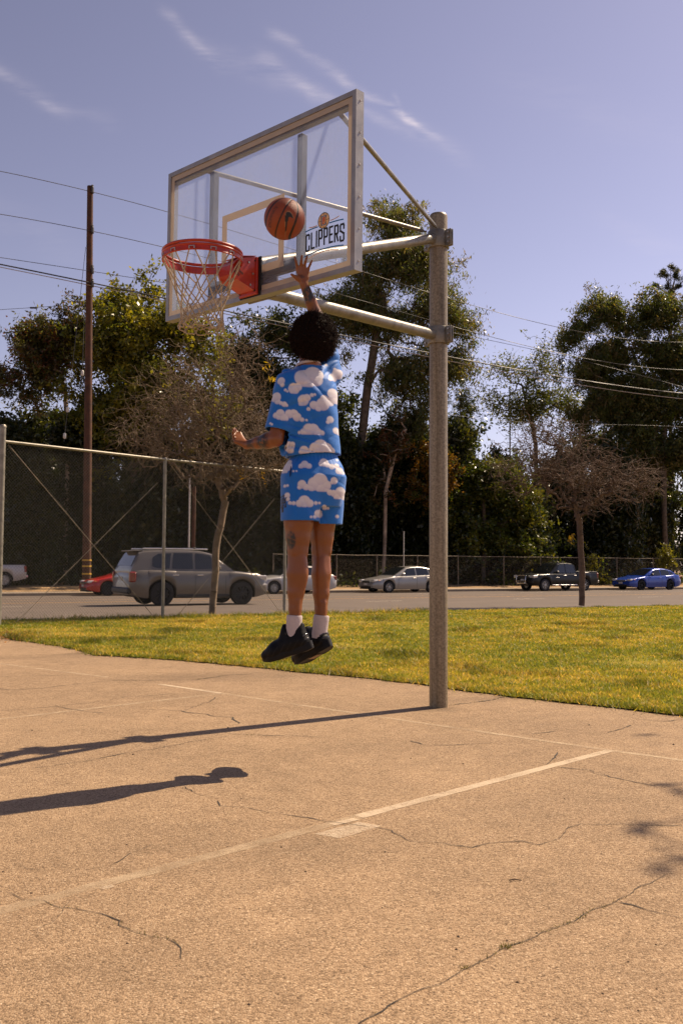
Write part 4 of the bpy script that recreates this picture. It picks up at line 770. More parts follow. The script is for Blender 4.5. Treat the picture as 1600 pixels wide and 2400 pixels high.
def leaves(centres, per, sig, ll, lw, cols, rng, hang=0.0, cvar=.35, shadecol=None):
    n = len(centres) * per; c = np.repeat(centres, per, 0); ax_ = rng.normal(size=(len(centres), 3)); ax_[:, 2] = ax_[:, 2] * (1 - .5 * hang) - hang * .9; ax_ /= np.linalg.norm(ax_, axis=1)[:, None]      # each cluster is a spray along its own twig
    P = c + np.repeat(ax_, per, 0) * (np.abs(rng.normal(0, 1.5 * sig, (n, 1))) - .3 * sig) + rng.normal(0, .42 * sig, (n, 3))
    d = rng.normal(size=(n, 3)); d[:, 2] = d[:, 2] * (1 - hang) - hang * 1.5; d /= np.linalg.norm(d, axis=1)[:, None]; s = np.cross(d, rng.normal(size=(n, 3))); s /= np.linalg.norm(s, axis=1)[:, None]
    L = ll * (.6 + .8 * rng.random((n, 1))); Wd = lw * (.6 + .8 * rng.random((n, 1))); V = np.zeros((n, 4, 3)); V[:, 0] = P - d * L / 2; V[:, 1] = P + s * Wd / 2; V[:, 2] = P + d * L / 2; V[:, 3] = P - s * Wd / 2
    cols = np.array(cols); ci = rng.integers(0, len(cols), len(centres)); cc = np.repeat(cols[ci], per, 0); alt = rng.random(n) < .35; cc[alt] = cols[rng.integers(0, len(cols), alt.sum())]
    cc = cc * (1 - cvar + 2 * cvar * rng.random((n, 1))); return V.reshape(-1, 3), np.arange(4 * n).reshape(-1, 4), np.repeat(cc, 4, 0)
TREE_Z = road_z(RW) + .3
def px_lobes(L, Y, depth=.8):
    out = []
    for (cx, cy, rx, ry) in L: c = W(cx * D_, cy * D_, Y); k = Y / F_PX * D_; out.append((c[0], c[1], c[2], rx * k, max(rx, ry) * k * depth, ry * k))
    return out
def split_lobes(Lb, rng, k=9, fr=.40, reach=.80):
    """break every lobe into clumps so that the outline is uneven and sky shows between them"""
    out = []
    for (x, y, z, a, b, c) in Lb:
        for _ in range(k):
            d = rng.normal(size=3); d /= np.linalg.norm(d); q = rng.uniform(.35, 1.0) * reach; s = fr * rng.uniform(.55, 1.2); m_ = (a * b * c) ** (1 / 3); out.append((x + d[0] * a * q, y + d[1] * b * q, z + d[2] * c * q, m_ * s, m_ * s, m_ * s * .8))
    return out
def px_tree(name, label, cat, t, lobes, trunk, n_nodes, per, sig, ll, lw, cols, seed, hang=0., bark='bark', r_tip=.012, r_base=.5, mat='leaf', shell=.45, group=None, jit=.1, crown_nm='crown', clump=9):
    rng = np.random.default_rng(seed); Y = Yt(lobes[0][0] * D_, t); Lb = px_lobes(lobes, Y); Lb = Lb + [tuple(np.array(a) * w_ + np.array(b) * (1 - w_) + np.r_[rng.normal(0, .35, 3), 0, 0, 0]) for a in Lb for b in sorted(Lb, key=lambda q: (q[0] - a[0]) ** 2 + (q[2] - a[2]) ** 2)[1:4] for w_ in (rng.uniform(.3, .7),)]; tp = [W(x * D_, y * D_, Y) for x, y in trunk]; tp[0][2] = min(tp[0][2], TREE_Z); base = tp[0].copy()
    o = empty(name, base, label=label, cat=cat, group=group); tg = lobe_pts([(*l[:3], l[3] * 1.08, l[4] * 1.08, l[5] * 1.08) for l in Lb], int(n_nodes * 2.2), rng, .12); ph_ = rng.uniform(0, 6, 6)
    nz_ = np.sin(tg[:, 0] * 1.25 + ph_[0] + 1.5 * np.sin(tg[:, 2] * .8 + ph_[3])) + np.sin(tg[:, 1] * 1.1 + ph_[1]) + 1.2 * np.sin(tg[:, 2] * 1.6 + ph_[2] + 1.3 * np.sin(tg[:, 0] * .9 + ph_[4])) + rng.normal(0, .5, len(tg)); tg = tg[np.argsort(-nz_)[:n_nodes]] + rng.normal(0, .32, (n_nodes, 3)); A, par = grow(tp, tg, rng); V, F, tips = limb_mesh(A, par, r_tip, r_base, rng, jit, expo=2.15)
    np_mesh('trunk', V, F, M[bark], o, off=base, smooth=True)
    if per:
        Vl, Fl, Cl = leaves(tg, per, sig, ll, lw, cols, rng, hang); np_mesh(crown_nm, Vl, Fl, M[mat], o, off=base, col=Cl)
    return o
OL = [(0.1103, 0.126, 0.0351), (0.1568, 0.1574, 0.0459), (0.0639, 0.0866, 0.0257), (0.1741, 0.1338, 0.0486)]          # eucalyptus olive and rust
YG = [(0.1755, 0.1713, 0.0189), (0.2497, 0.2176, 0.0216), (0.0878, 0.1039, 0.0149), (0.1215, 0.1207, 0.0175)]
DK = [(0.0306, 0.0411, 0.0102), (0.051, 0.0553, 0.0136), (0.0204, 0.0303, 0.0085)]
MG = [(0.072, 0.0956, 0.0128), (0.112, 0.1187, 0.0144), (0.048, 0.0659, 0.0128), (0.152, 0.1401, 0.016)]
OR = [(.26, .125, .014), (.19, .10, .014), (.11, .075, .012)]
RU = [(0.169, 0.0655, 0.026), (0.0975, 0.0683, 0.0221), (0.0715, 0.0601, 0.0208), (0.052, 0.0505, 0.0182)]
TG = 'trees behind the boundary fence'
px_tree('eucalyptus', 'pale trunked eucalyptus with rusty rounded crowns at the far left edge', 'tree', 38, [(50, 880, 75, 55), (35, 840, 50, 35), (90, 770, 55, 38), (130, 835, 55, 45), (165, 740, 45, 35), (215, 790, 60, 60)], [(150, 1330), (152, 960), (150, 900)], 420, 80, .42, .26, .09, RU + OL[:2], 21, .5, 'bark_pale', .014, .32, group=TG)
px_tree('broadleaf_tree', 'big yellow green broadleaf tree behind the wooden utility pole', 'tree', 33.5, [(335, 690, 60, 70), (365, 650, 45, 45), (240, 730, 80, 65), (170, 715, 50, 35), (420, 750, 90, 80), (320, 830, 150, 110), (210, 880, 100, 110), (440, 900, 120, 100), (330, 990, 150, 80)], [(300, 1330), (305, 1100), (320, 980)], 1050, 62, .46, .27, .14, YG, 22, .15, 'bark', .014, .4, group=TG)
px_tree('broadleaf_tree', 'dark loosely leaved tree with sky gaps behind the bare tree', 'tree', 37, [(560, 790, 80, 65), (640, 770, 70, 60), (600, 860, 90, 60), (540, 900, 60, 60), (680, 870, 60, 90), (600, 970, 110, 60)], [(600, 1330), (605, 1100), (600, 1000)], 900, 54, .48, .27, .11, DK + OL[:1], 23, .35, 'bark', .016, .4, group=TG)
px_tree('eucalyptus', 'tallest eucalyptus with drooping olive crown directly behind the steel hoop pole', 'tree', 35.5, [(880, 490, 60, 62), (955, 500, 45, 50), (855, 560, 55, 60), (930, 580, 110, 60), (790, 680, 80, 50), (735, 700, 45, 40), (985, 640, 75, 80), (1045, 620, 30, 40), (1030, 740, 60, 80), (900, 720, 120, 70), (820, 790, 60, 50), (1010, 850, 80, 80), (1060, 820, 40, 60), (900, 850, 70, 60), (960, 930, 60, 50), (860, 640, 90, 60), (760, 760, 60, 50), (930, 960, 40, 60), (1070, 720, 30, 60)], [(800, 1330), (815, 1150), (832, 1000), (845, 880), (862, 780), (880, 680)], 1350, 58, .48, .30, .075, OL, 24, .75, 'bark', .018, .62, group=TG)
px_tree('broadleaf_tree', 'dense dark tree filling the gap between the player and the hoop pole', 'tree', 38.5, [(760, 960, 70, 80), (850, 1000, 80, 80), (940, 1020, 80, 70), (720, 1080, 80, 80), (830, 1120, 100, 80), (950, 1130, 80, 80)], [(840, 1330), (845, 1200), (850, 1100)], 760, 60, .5, .30, .14, DK + OL[:1] + MG[2:3], 33, .3, 'bark', .014, .35, group=TG)
px_tree('broadleaf_tree', 'dark green tree standing behind the right bare tree', 'tree', 40, [(1330, 1040, 90, 80), (1430, 1060, 80, 80), (1280, 1120, 80, 70), (1400, 1160, 120, 80), (1500, 1160, 80, 90)], [(1390, 1340), (1390, 1220), (1390, 1120)], 620, 56, .5, .30, .14, DK + MG[2:3] + OL[:1], 34, .3, 'bark', .014, .35, group=TG)
px_tree('leaning_trunk', 'leaning pale broken trunk wrapped in rusty ivy behind the player', 'tree', 33, [(905, 1030, 18, 35), (890, 965, 22, 40), (925, 1000, 15, 25), (880, 1110, 30, 40)], [(878, 1330), (885, 1130), (905, 1050), (932, 985)], 60, 50, .3, .2, .1, RU, 25, .2, 'bark_pale', .03, .34, group=TG)
px_tree('autumn_shrub', 'orange brown shrub glowing right behind the steel hoop pole', 'shrub', 32, [(1015, 1085, 35, 60), (960, 1040, 35, 50), (975, 1120, 40, 50), (1045, 1080, 16, 30)], [(1000, 1330), (1000, 1200)], 150, 60, .28, .2, .11, OR + MG[:1], 26, .1, group=TG)
px_tree('conifer', 'small pointed conifer just right of the steel hoop pole', 'tree', 41, [(1058, 905, 10, 22), (1058, 935, 20, 25), (1056, 970, 28, 30), (1058, 1010, 32, 30)], [(1058, 1330), (1058, 1000), (1058, 900)], 130, 70, .3, .24, .05, DK + [(.05, .055, .02)], 27, .3, group=TG)
px_tree('broadleaf_tree', 'rounded mid green tree filling the space above the black pickup', 'tree', 33, [(1090, 1070, 95, 85), (1050, 1020, 40, 40), (1180, 1130, 100, 80), (1060, 1160, 80, 90), (1130, 1230, 140, 70), (1230, 1250, 90, 60)], [(1110, 1340), (1112, 1230), (1110, 1150)], 1000, 56, .42, .25, .13, MG, 28, .1, 'bark', .012, .35, mat='leaf_gloss', group=TG)
px_tree('sparse_tree', 'thin airy tree with almost bare branches right of the tall eucalyptus', 'tree', 43, [(1190, 830, 80, 55), (1140, 900, 60, 60), (1270, 860, 60, 60), (1200, 950, 100, 60), (1290, 960, 70, 70), (1340, 1010, 70, 60)], [(1235, 1330), (1230, 1020), (1215, 940), (1200, 890)], 800, 15, .5, .26, .10, MG[:2] + OL[:2], 29, .2, 'bark', .014, .30, group=TG, jit=.22)
px_tree('eucalyptus', 'eucalyptus with rusty brown crown and pale bent trunk near the right edge', 'tree', 37, [(1370, 715, 50, 58), (1400, 740, 55, 55), (1325, 810, 55, 60), (1400, 810, 70, 65), (1375, 890, 80, 65), (1440, 950, 70, 70), (1340, 760, 35, 40), (1340, 960, 60, 50)], [(1440, 1330), (1452, 1130), (1475, 1010), (1490, 900), (1450, 800)], 1150, 66, .46, .29, .08, OL + MG[:1], 30, .7, 'bark_pale', .013, .38, group=TG)
px_tree('eucalyptus', 'broad dark eucalyptus rising out of the right edge of the picture', 'tree', 34, [(1500, 715, 65, 58), (1555, 690, 55, 48), (1545, 790, 70, 85), (1475, 830, 70, 80), (1520, 920, 90, 95), (1590, 850, 60, 100), (1490, 1040, 100, 90), (1580, 1030, 70, 90)], [(1530, 1340), (1525, 1100), (1520, 900)], 1450, 64, .48, .29, .095, OL + MG[:1] + DK[:1], 31, .6, 'bark', .013, .45, group=TG)
# stone pine whose tufts stand above the right eucalyptus
rng = np.random.default_rng(40); Y = Yt(1570, 48); base = W(1570, 1350, Y); base[2] = TREE_Z
pine = empty('pine_tree', base, label='small tufted pine top poking above the right eucalyptus', cat='tree', group=TG)
tuft_c = [W(x * D_, y * D_, Y) for x, y in ((1525, 622), (1540, 612), (1556, 622), (1532, 632), (1550, 632), (1560, 656), (1530, 662), (1500, 655), (1545, 668), (1572, 640))]
V, F = tubes(np.array([base] + [W(1540 * D_, 690, Y)] * len(tuft_c)), np.array([W(1540 * D_, 690, Y)] + tuft_c), np.array([.3] + [.06] * len(tuft_c)), np.array([.1] + [.03] * len(tuft_c)), 6); np_mesh('trunk', V, F, M['bark'], pine, off=base)
Vl, Fl, Cl = leaves(np.array(tuft_c), 260, .32, .42, .05, DK + [(.06, .055, .02)], rng, .1); np_mesh('crown', Vl, Fl, M['leaf'], pine, off=base, col=Cl)
# dense evergreen understorey: two plants copied along the fence
def shrub_mesh(seed, cols):
    rng = np.random.default_rng(seed); lobes = [(rng.normal(0, .9), rng.normal(0, .7), z, 2.0 * (1 - .05 * z), 1.7 * (1 - .05 * z), 1.5) for z in (1.2, 2.2, 3.4, 4.6, 5.8, 7.0, 8.0)]
    tg = lobe_pts(lobes, 420, rng, .2); tp = [np.array([0, 0, -.2]), np.array([.1, 0, 1.5]), np.array([0, .1, 3.0])]; A, par = grow(tp, tg, rng); V, F, _ = limb_mesh(A, par, .012, .2, rng, .1)
    Vl, Fl, Cl = leaves(tg, 100, .5, .27, .16, cols, rng, .1); return (V, F), (Vl, Fl, Cl)
proto = []
for sd, cols in ((51, DK), (52, DK + [(.05, .055, .012)])):
    (V, F), (Vl, Fl, Cl) = shrub_mesh(sd, cols); tr = np_mesh('trunk', V, F, M['bark']); cr = np_mesh('crown', Vl, Fl, M['leaf_gloss'], col=Cl); proto.append((tr, cr))
slots = []
for k in range(15): slots.append((-40 + k * 122, 34.8 + 1.6 * (k % 3), .86 + .20 * math.sin(k * 2.3)))
for k in range(11): slots.append((10 + k * 165, 43 + (k % 2) * 2, 1.0 + .12 * math.sin(k * 1.7)))
where = ['at the far left edge', 'behind the guy wire', 'at the foot of the wooden pole', 'just right of the wooden pole', 'behind the red car', 'above the silver utility vehicle', 'behind the left bare trunk', 'behind the fence end post', 'behind the player legs', 'behind the silver parked sedan', 'behind the steel hoop pole', 'left of the black pickup', 'behind the black pickup cab', 'between pickup and blue coupe', 'behind the blue coupe']
where2 = ['in the second row at the far left edge', 'in the second row by the wooden pole', 'in the second row right of the wooden pole', 'in the second row behind the fence panel', 'in the second row behind the bare tree', 'in the second row behind the player', 'in the second row by the tall eucalyptus', 'in the second row behind the hoop pole', 'in the second row above the pickup', 'in the second row behind the right bare tree', 'in the second row at the right edge']
used = [False, False]
hts = [1.05, 1.0, 1.0, 1.05, 1.0, .95, .95, .9, .95, .95, .8, .75, .85, .95, 1.1]
for i, (px, t, s) in enumerate(slots):
    k = i % 2; Y = Yt(px, t); q = W(px, 1330, Y); q[2] = TREE_Z; h_ = hts[i] if i < 15 else (1.0 if px < 700 or px > 1350 else .7)
    o = empty('evergreen_shrub', q, rz=i * 1.3, label='tall dense dark evergreen shrub ' + (where[i] if i < 15 else where2[i - 15]), cat='shrub', group='dark evergreen shrubs lining the boundary fence'); o.scale = (s * 1.15, s * 1.15, h_ * 1.2 * Y / 62)
    for src in proto[k]:
        if not used[k]: src.parent = o
        else: c = src.copy(); COL.objects.link(c); c.parent = o
    used[k] = True
for i, (px, t, sx, hh, lb) in enumerate([(1108, 38.5, .9, .62, 'squat dark shrub behind the boundary fence right of the hoop pole'), (1238, 38, .9, .62, 'squat dark shrub behind the boundary fence in front of the black pickup bonnet'), (1180, 42, 1.1, .7, 'squat dark shrub deep behind the mid green tree'), (960, 40, 1.0, .7, 'squat dark shrub behind the silver parked sedan roof'), (700, 40, 1.0, .7, 'squat dark shrub between the player legs and the fence end post')]):
    Y = Yt(px, t); q = W(px, 1330, Y); q[2] = TREE_Z - .1; o = empty('evergreen_shrub', q, rz=i * 2.1 + .4, label=lb, cat='shrub', group='dark evergreen shrubs lining the boundary fence'); o.scale = (sx, sx, hh)
    for src in proto[i % 2]: c = src.copy(); COL.objects.link(c); c.parent = o
# low ivy and leaf sprays on the verge
rng = np.random.default_rng(60); cs = []
for px in np.linspace(560, 1640, 46): Yv = Yt(px, RW + 3.9 + rng.uniform(-.4, 1.2)); q = W(px, 1330, Yv); q[2] = TREE_Z + .0 + rng.uniform(0, .35); cs.append(q)
for px in np.linspace(-40, 560, 20): Yv = Yt(px, 33 + rng.uniform(-.5, 1.5)); q = W(px, 1330, Yv); q[2] = TREE_Z + rng.uniform(.1, .5); cs.append(q)
for px in np.linspace(-60, 1660, 150): Yv = Yt(px, rng.uniform(36, 46)); q = W(px, 1330, Yv); q[2] = TREE_Z + rng.uniform(.2, 3.4); cs.append(q)
Vl, Fl, Cl = leaves(np.array(cs), 130, .60, .24, .14, DK + DK + MG[:1], rng); g = np_mesh('undergrowth', Vl, Fl, M['leaf'], col=Cl); tag(g, 'low ivy and weeds under the boundary fence', 'undergrowth', kind='stuff')
for i, (px, py, n_, h_, lb) in enumerate([(1415, 1365, 26, .9, 'small bright leafy sapling left of the blue coupe'), (1560, 1310, 70, 1.2, 'hanging yellow green creeper above the blue coupe'), (1385, 1325, 30, .9, 'pale sunlit sapling behind the pickup tailgate')]):
    Yv = Yt(px, RW + 3.2); q = W(px, py, Yv); b_ = q.copy(); b_[2] = TREE_Z - .1; o = empty('sapling', b_, label=lb, cat='sapling'); tg = q + rng.normal(0, .35, (n_, 3)) * np.array([.8, .5, 1.3]); A, par = grow([b_, (b_ + q) / 2], tg, rng); V, F, _ = limb_mesh(A, par, .006, .05, rng); np_mesh('stem', V, F, M['bark'], o, off=b_); Vl, Fl, Cl = leaves(tg, 14, .16, .18, .10, [(.16, .15, .02), (.12, .12, .02)], rng); np_mesh('foliage', Vl, Fl, M['leaf'], o, off=b_, col=Cl)

# bare trees
def bare_tree(name, label, Y, base_px, trunk_px, lobes, n, seed, r_tip, r_base, jit, bark, yl=[], flatz=1.0):
    rng = np.random.default_rng(seed); tp = [W(x * D_, y * D_, Y) for x, y in trunk_px]; tp[0] = G(base_px[0], base_px[1]) * 0 + tp[0]; tp[0][2] = -.02; base = tp[0].copy(); Lb = px_lobes(lobes, Y, .9); o = empty(name, base, label=label, cat='tree'); tg = lobe_pts(Lb, n, rng, .1)
    A, par = grow(tp, tg, rng, .25); V, F, P = limb_mesh(A, par, r_tip, r_base, rng, jit, 5, 2.35, 4); np_mesh('trunk', V, F, M[bark], o, off=base, smooth=True)
    # crooked twigs
    m = int(n * 1.7); src = A[len(tp):][rng.integers(0, n, m)]; ctr = np.array([np.mean([l[i] for l in Lb]) for i in range(3)]); d = rng.normal(size=(m, 3)) + (src - ctr) / (np.linalg.norm(src - ctr, axis=1)[:, None] + .01) * .6; d[:, 2] *= flatz; d /= np.linalg.norm(d, axis=1)[:, None]; P0, P1, R0, R1 = [], [], [], []; p = src.copy(); L = .16 + .22 * rng.random((m, 1)); r = np.full(m, r_tip * .85)
    for k in range(5): d = d + rng.normal(0, .42, (m, 3)); d /= np.linalg.norm(d, axis=1)[:, None]; q = p + d * L * .5; P0.append(p); P1.append(q); R0.append(r * (1 - .14 * k)); R1.append(r * (1 - .14 * (k + 1))); p = q
    V, F = tubes(np.concatenate(P0), np.concatenate(P1), np.concatenate(R0), np.concatenate(R1), 3); tw_ = np_mesh('twigs', V, F, M[bark], o, off=base); tw_['kind'] = 'stuff'
    if yl: Vl, Fl, Cl = leaves(np.array([W(x * D_, y * D_, Y - .2) for x, y in yl]), 14, .10, .12, .03, [(.45, .26, .02), (.35, .24, .02)], rng); np_mesh('leaves', Vl, Fl, M['leaf'], o, off=base, col=Cl)
    return o
bare_tree('bare_tree', 'leafless tree with tangled pale twigs standing right behind the near fence', 21.7, (495, 1446), [(486, 1418), (492, 1340), (500, 1230), (518, 1150)], [(440, 960, 170, 140), (540, 890, 100, 120), (530, 810, 80, 75), (350, 1010, 100, 75), (590, 990, 100, 120), (650, 1040, 70, 90), (520, 1070, 150, 65), (420, 850, 70, 80), (300, 985, 55, 45), (600, 800, 50, 60)], 1300, 71, .0068, .15, .16, 'bark_dry', [(608, 845), (600, 1085), (545, 1080), (620, 870)])
bare_tree('bare_tree', 'leafless umbrella shaped tree with reddish twigs on the lawn edge at right', 28.4, (1363, 1418), [(1336, 1390), (1337, 1310), (1333, 1240), (1330, 1195)], [(1330, 1090, 160, 80), (1225, 1060, 120, 80), (1245, 995, 90, 50), (1430, 1105, 120, 60), (1490, 1115, 70, 40), (1340, 1160, 90, 40), (1300, 1020, 110, 65), (1180, 1110, 60, 50)], 900, 72, .0088, .17, .14, 'bark_red', [(1312, 1234), (1316, 1228)], .45)
# overhanging tree out of the picture at right: its branch tips shade the court's right edge
rng = np.random.default_rng(80); base = np.array([9.6, 10.4, 0]); o = empty('courtside_tree', base, label='courtside tree whose leafy branch tips shade the right edge of the court', cat='tree'); sv = np.array(SUN_DIR) / SUN_DIR.z
tips = []
for (px, py, h_, n_, sg) in [(1568, 1838, 7.5, 9, .045), (1590, 1860, 7.8, 8, .045), (1497, 1946, 8.2, 12, .045), (1548, 2035, 8.4, 14, .05), (1594, 2018, 8.0, 7, .05), (1660, 1900, 8, 30, .12), (1680, 2000, 8.2, 30, .12)]: q = G(px, py) + sv * h_; tips.append((q, n_, sg))
tg = np.r_[np.array([q for q, _, _ in tips]), lobe_pts([(9.8, 10.2, 7.6, 1.7, 1.6, 1.2), (10.6, 11, 8.6, 1.8, 1.6, 1.2)], 130, rng)]; A, par = grow([base, base + [-.1, 0, 2.5], base + [-.15, -.1, 4.6], base + [-.3, -.2, 6.0]], tg, rng); V, F, _ = limb_mesh(A, par, .009, .17, rng); np_mesh('trunk', V, F, M['bark'], o, off=base, smooth=True)
Vs = []; Fs = []; Cs = []; nb = 0
for (q, n_, sg) in tips: v, f, c = leaves(q[None], n_, sg, .13, .05, MG, rng, .2); Vs.append(v); Fs.append(f + nb); Cs.append(c); nb += len(v)
v, f, c = leaves(tg[len(tips):], 34, .3, .14, .05, MG, rng, .3); Vs.append(v); Fs.append(f + nb); Cs.append(c); np_mesh('crown', np.concatenate(Vs), np.concatenate(Fs), M['leaf'], o, off=base, col=np.concatenate(Cs))
# ------------------------------------------------------------------ vehicles
def paint(name, col, metal=.0, rough=.28): return pmat(name, col, rough, metal, var=.03, scale=3, coat=.6, rvar=.03)
M['tyre'] = pmat('tyre', (.016, .015, .015), .85, var=.2); M['alloy'] = pmat('alloy_wheel', (.42, .40, .37), .35, .7); M['alloy_dark'] = pmat('dark_alloy', (.03, .03, .032), .35, .5); M['trim'] = pmat('black_trim', (.015, .015, .016), .55, var=.1); M['chrome'] = pmat('chrome', (.6, .58, .55), .15, 1.0, var=.03); M['lamp'] = pmat('headlamp', (.55, .53, .50), .12, .2, coat=1, var=.1); M['tail'] = pmat('tail_lamp', (.20, .008, .008), .2, coat=1); M['plate'] = pmat('number_plate', (.5, .48, .44), .5); M['amber'] = pmat('amber_lamp', (.5, .16, .03), .25, coat=1)
def cglass():
    m, nt, bs, out = new_mat('car_glass'); bs.inputs['Base Color'].default_value = (.012, .014, .016, 1); bs.inputs['Roughness'].default_value = .06; bs.inputs['Specular IOR Level'].default_value = .8; bs.inputs['Coat Weight'].default_value = .5; N, L = nt.nodes, nt.links; tr = N.new('ShaderNodeBsdfTransparent'); tr.inputs[0].default_value = (.5, .55, .55, 1); mx = N.new('ShaderNodeMixShader'); mx.inputs[0].default_value = .8; L.new(tr.outputs[0], mx.inputs[1]); L.new(bs.outputs[0], mx.inputs[2]); L.new(mx.outputs[0], out.inputs['Surface']); return m
M['car_glass'] = cglass(); M['seat'] = pmat('seat_cloth', (.05, .045, .04), .9)
def wheel_meshes(r, w, spokes, rim_mat):
    Tm = np.array([[1, 0, 0, 0], [0, 0, 1, 0], [0, 1, 0, 0], [0, 0, 0, 1.0]])
    ty = MB().lathe([(r * .66, -w / 2), (r * .9, -w / 2), (r * .975, -w * .42), (r, -w * .3), (r, w * .3), (r * .975, w * .42), (r * .9, w / 2), (r * .66, w / 2), (r * .64, 0), (r * .66, -w / 2)], 28, Tm)
    rm = MB().lathe([(r * .665, -w * .45), (r * .665, w * .45), (r * .62, w * .47), (r * .60, w * .30), (r * .58, w * .05), (0, w * .05)], 28, Tm)
    for k in range(spokes):
        a = 2 * math.pi * k / spokes; Rm = np.array([[math.cos(a), 0, math.sin(a), 0], [0, 1, 0, 0], [-math.sin(a), 0, math.cos(a), 0], [0, 0, 0, 1.0]]); rm.box((r * .08, w * .12, -r * .065), (r * .63, w * .40, r * .065), Rm, .012)
    rm.lathe([(r * .17, w * .1), (r * .17, w * .41), (r * .1, w * .45), (0, w * .45)], 14, Tm); return ty, rm
def car(name, label, cat, loc, rz, sp, group=None):
    """sp: L, W, profile of the lower body (x from the front), roof line, windows ... ; forward is +x, origin on the ground at mid-length"""
    root = empty(name, loc, rz, label=label, cat=cat, group=group); L, Wd = sp['L'], sp['W']; hw = Wd / 2; rw = sp['r']; paintm = sp['paint']; fx = lambda x: L / 2 - x
    belt = np.array(sp['belt']); clear = sp.get('clear', .2); ax = sp['axles']; ra = rw * 1.17
    zs = lambda x: float(np.interp(x, belt[:, 0], belt[:, 1])); nose, tail_ = sp.get('nose', .55), sp.get('tailr', .35)
    def ww(x):
        w = hw
        if x < nose: w *= 1 - sp.get('nk', .16) * ((nose - x) / nose) ** 2.2
        if x > L - tail_: w *= 1 - sp.get('tk', .10) * ((x - L + tail_) / tail_) ** 2
        return w
    def zb(x): return clear + (.10 * ((.45 - x) / .45) if x < .45 else 0) + (.12 * ((x - L + .5) / .5) if x > L - .5 else 0)
    xs = sorted(set([0, .03, .08, .16, .26, L - .03, L - .1, L - .2, L] + list(np.arange(.35, L - .2, .11)) + [a + ra * c for a in ax for c in (-1.001, -.995, -.96, -.88, -.75, -.55, -.3, 0, .3, .55, .75, .88, .96, .995, 1.001)])); xs = [x for x in xs if 0 <= x <= L]
    rings = []
    for x in xs:
        w, top, bot = ww(x), zs(x), zb(x); za = bot
        for a in ax:
            if abs(x - a) < ra: za = max(bot, rw + math.sqrt(ra * ra - (x - a) ** 2) * 1.0)
        za = min(za, top - .07); hgt = top - za; fr_ = 1.0
        if x < .26: fr_ = .55 + .45 * math.sqrt(max(0, 1 - ((.26 - x) / .26) ** 2))          # rounded nose
        if x > L - .2: fr_ = .72 + .28 * math.sqrt(max(0, 1 - ((x - L + .2) / .2) ** 2))
        mid = za + hgt * .5; sq = lambda z: mid + (z - mid) * (fr_ if za == bot else 1)
        half = [(0, bot), (w * .60, bot), (w * .60, za), (w * .93, za), (w * .985, sq(za + min(.08, hgt * .2))), (w * 1.0, sq(za + hgt * .40)), (w * .992, sq(za + hgt * .66)), (w * .975, sq(za + hgt * .80)), (w * .945, sq(za + hgt * .93)), (w * .89, sq(top)), (w * .55, sq(top) + sp.get('crown', .03) * .7), (0, sq(top) + sp.get('crown', .03))]
        rings.append([(fx(x), y, z) for y, z in half] + [(fx(x), -y, z) for y, z in half[-2:0:-1]])
    n = len(rings[0]); V = [p for r_ in rings for p in r_]; F = []; mi = []
    for i in range(len(rings) - 1):
        for k in range(n):
            k2 = (k + 1) % n; F.append((i * n + k, (i + 1) * n + k, (i + 1) * n + k2, i * n + k2)); kk = min(k, n - 1 - k); mi.append(1 if kk <= 2 else 0)
    F += [tuple(range(n)), tuple(range((len(rings) - 1) * n, len(rings) * n))[::-1]]; mi += [0, 0]
    body = np_mesh('body', V, F, M[paintm], root); body.data.materials.append(M['trim']); body.data.polygons.foreach_set('material_index', mi); body.data.polygons.foreach_set('use_smooth', np.ones(len(F), bool)); body.data.set_sharp_from_angle(angle=math.radians(38))
    # cabin
    rf = np.array(sp['roof']); wr, wb = sp['wroof'] / 2, hw * .91; zt = rf[:, 1].max(); zr = lambda x: float(np.interp(x, rf[:, 0], rf[:, 1]))
    zbelt = sp['zbelt']; wz = lambda z: wb - (wb - wr) * max(0., min(1, (z - zbelt) / (zt - zbelt)))
    cx = sorted(set(list(np.linspace(rf[0, 0], rf[-1, 0], 34)) + [p[0] for p in rf])); rings = []
    for x in cx:
        z = zr(x); b = min(zs(x) - .04, z - .01); lv = [b, b + (z - b) * .5, b + (z - b) * .82, z - min(.05, (z - b) * .2), z - min(.015, (z - b) * .1), z + .012, z + .02]; yv = [wz(max(lv[0], zbelt)), wz(lv[1]), wz(lv[2]), wz(lv[3]) - .01, wz(z) - .05, wz(z) * .6, 0]
        h_ = list(zip(yv, lv)); rings.append([(fx(x), y, q) for y, q in h_] + [(fx(x), -y, q) for y, q in h_[-2::-1]])
    n = len(rings[0]); V = [p for r_ in rings for p in r_]; F = [(i * n + k, (i + 1) * n + k, (i + 1) * n + k + 1, i * n + k + 1) for i in range(len(rings) - 1) for k in range(n - 1)] + [tuple(range(n)), tuple(range((len(rings) - 1) * n, len(rings) * n))[::-1]]
    cab = np_mesh('cabin', V, F, M[paintm], root); cab.data.polygons.foreach_set('use_smooth', np.ones(len(F), bool)); cab.data.set_sharp_from_angle(angle=math.radians(32))
    def pane(nm, P, mat='car_glass', par=None, th=.0): return np_mesh(nm, P, [tuple(range(len(P)))], M[mat], par or cab)
    for poly in sp['windows']:
        for sg in (1, -1): P_ = [(fx(x), sg * (wz(z) + .009), z) for x, z in poly]; pane('window', P_ if sg > 0 else P_[::-1])
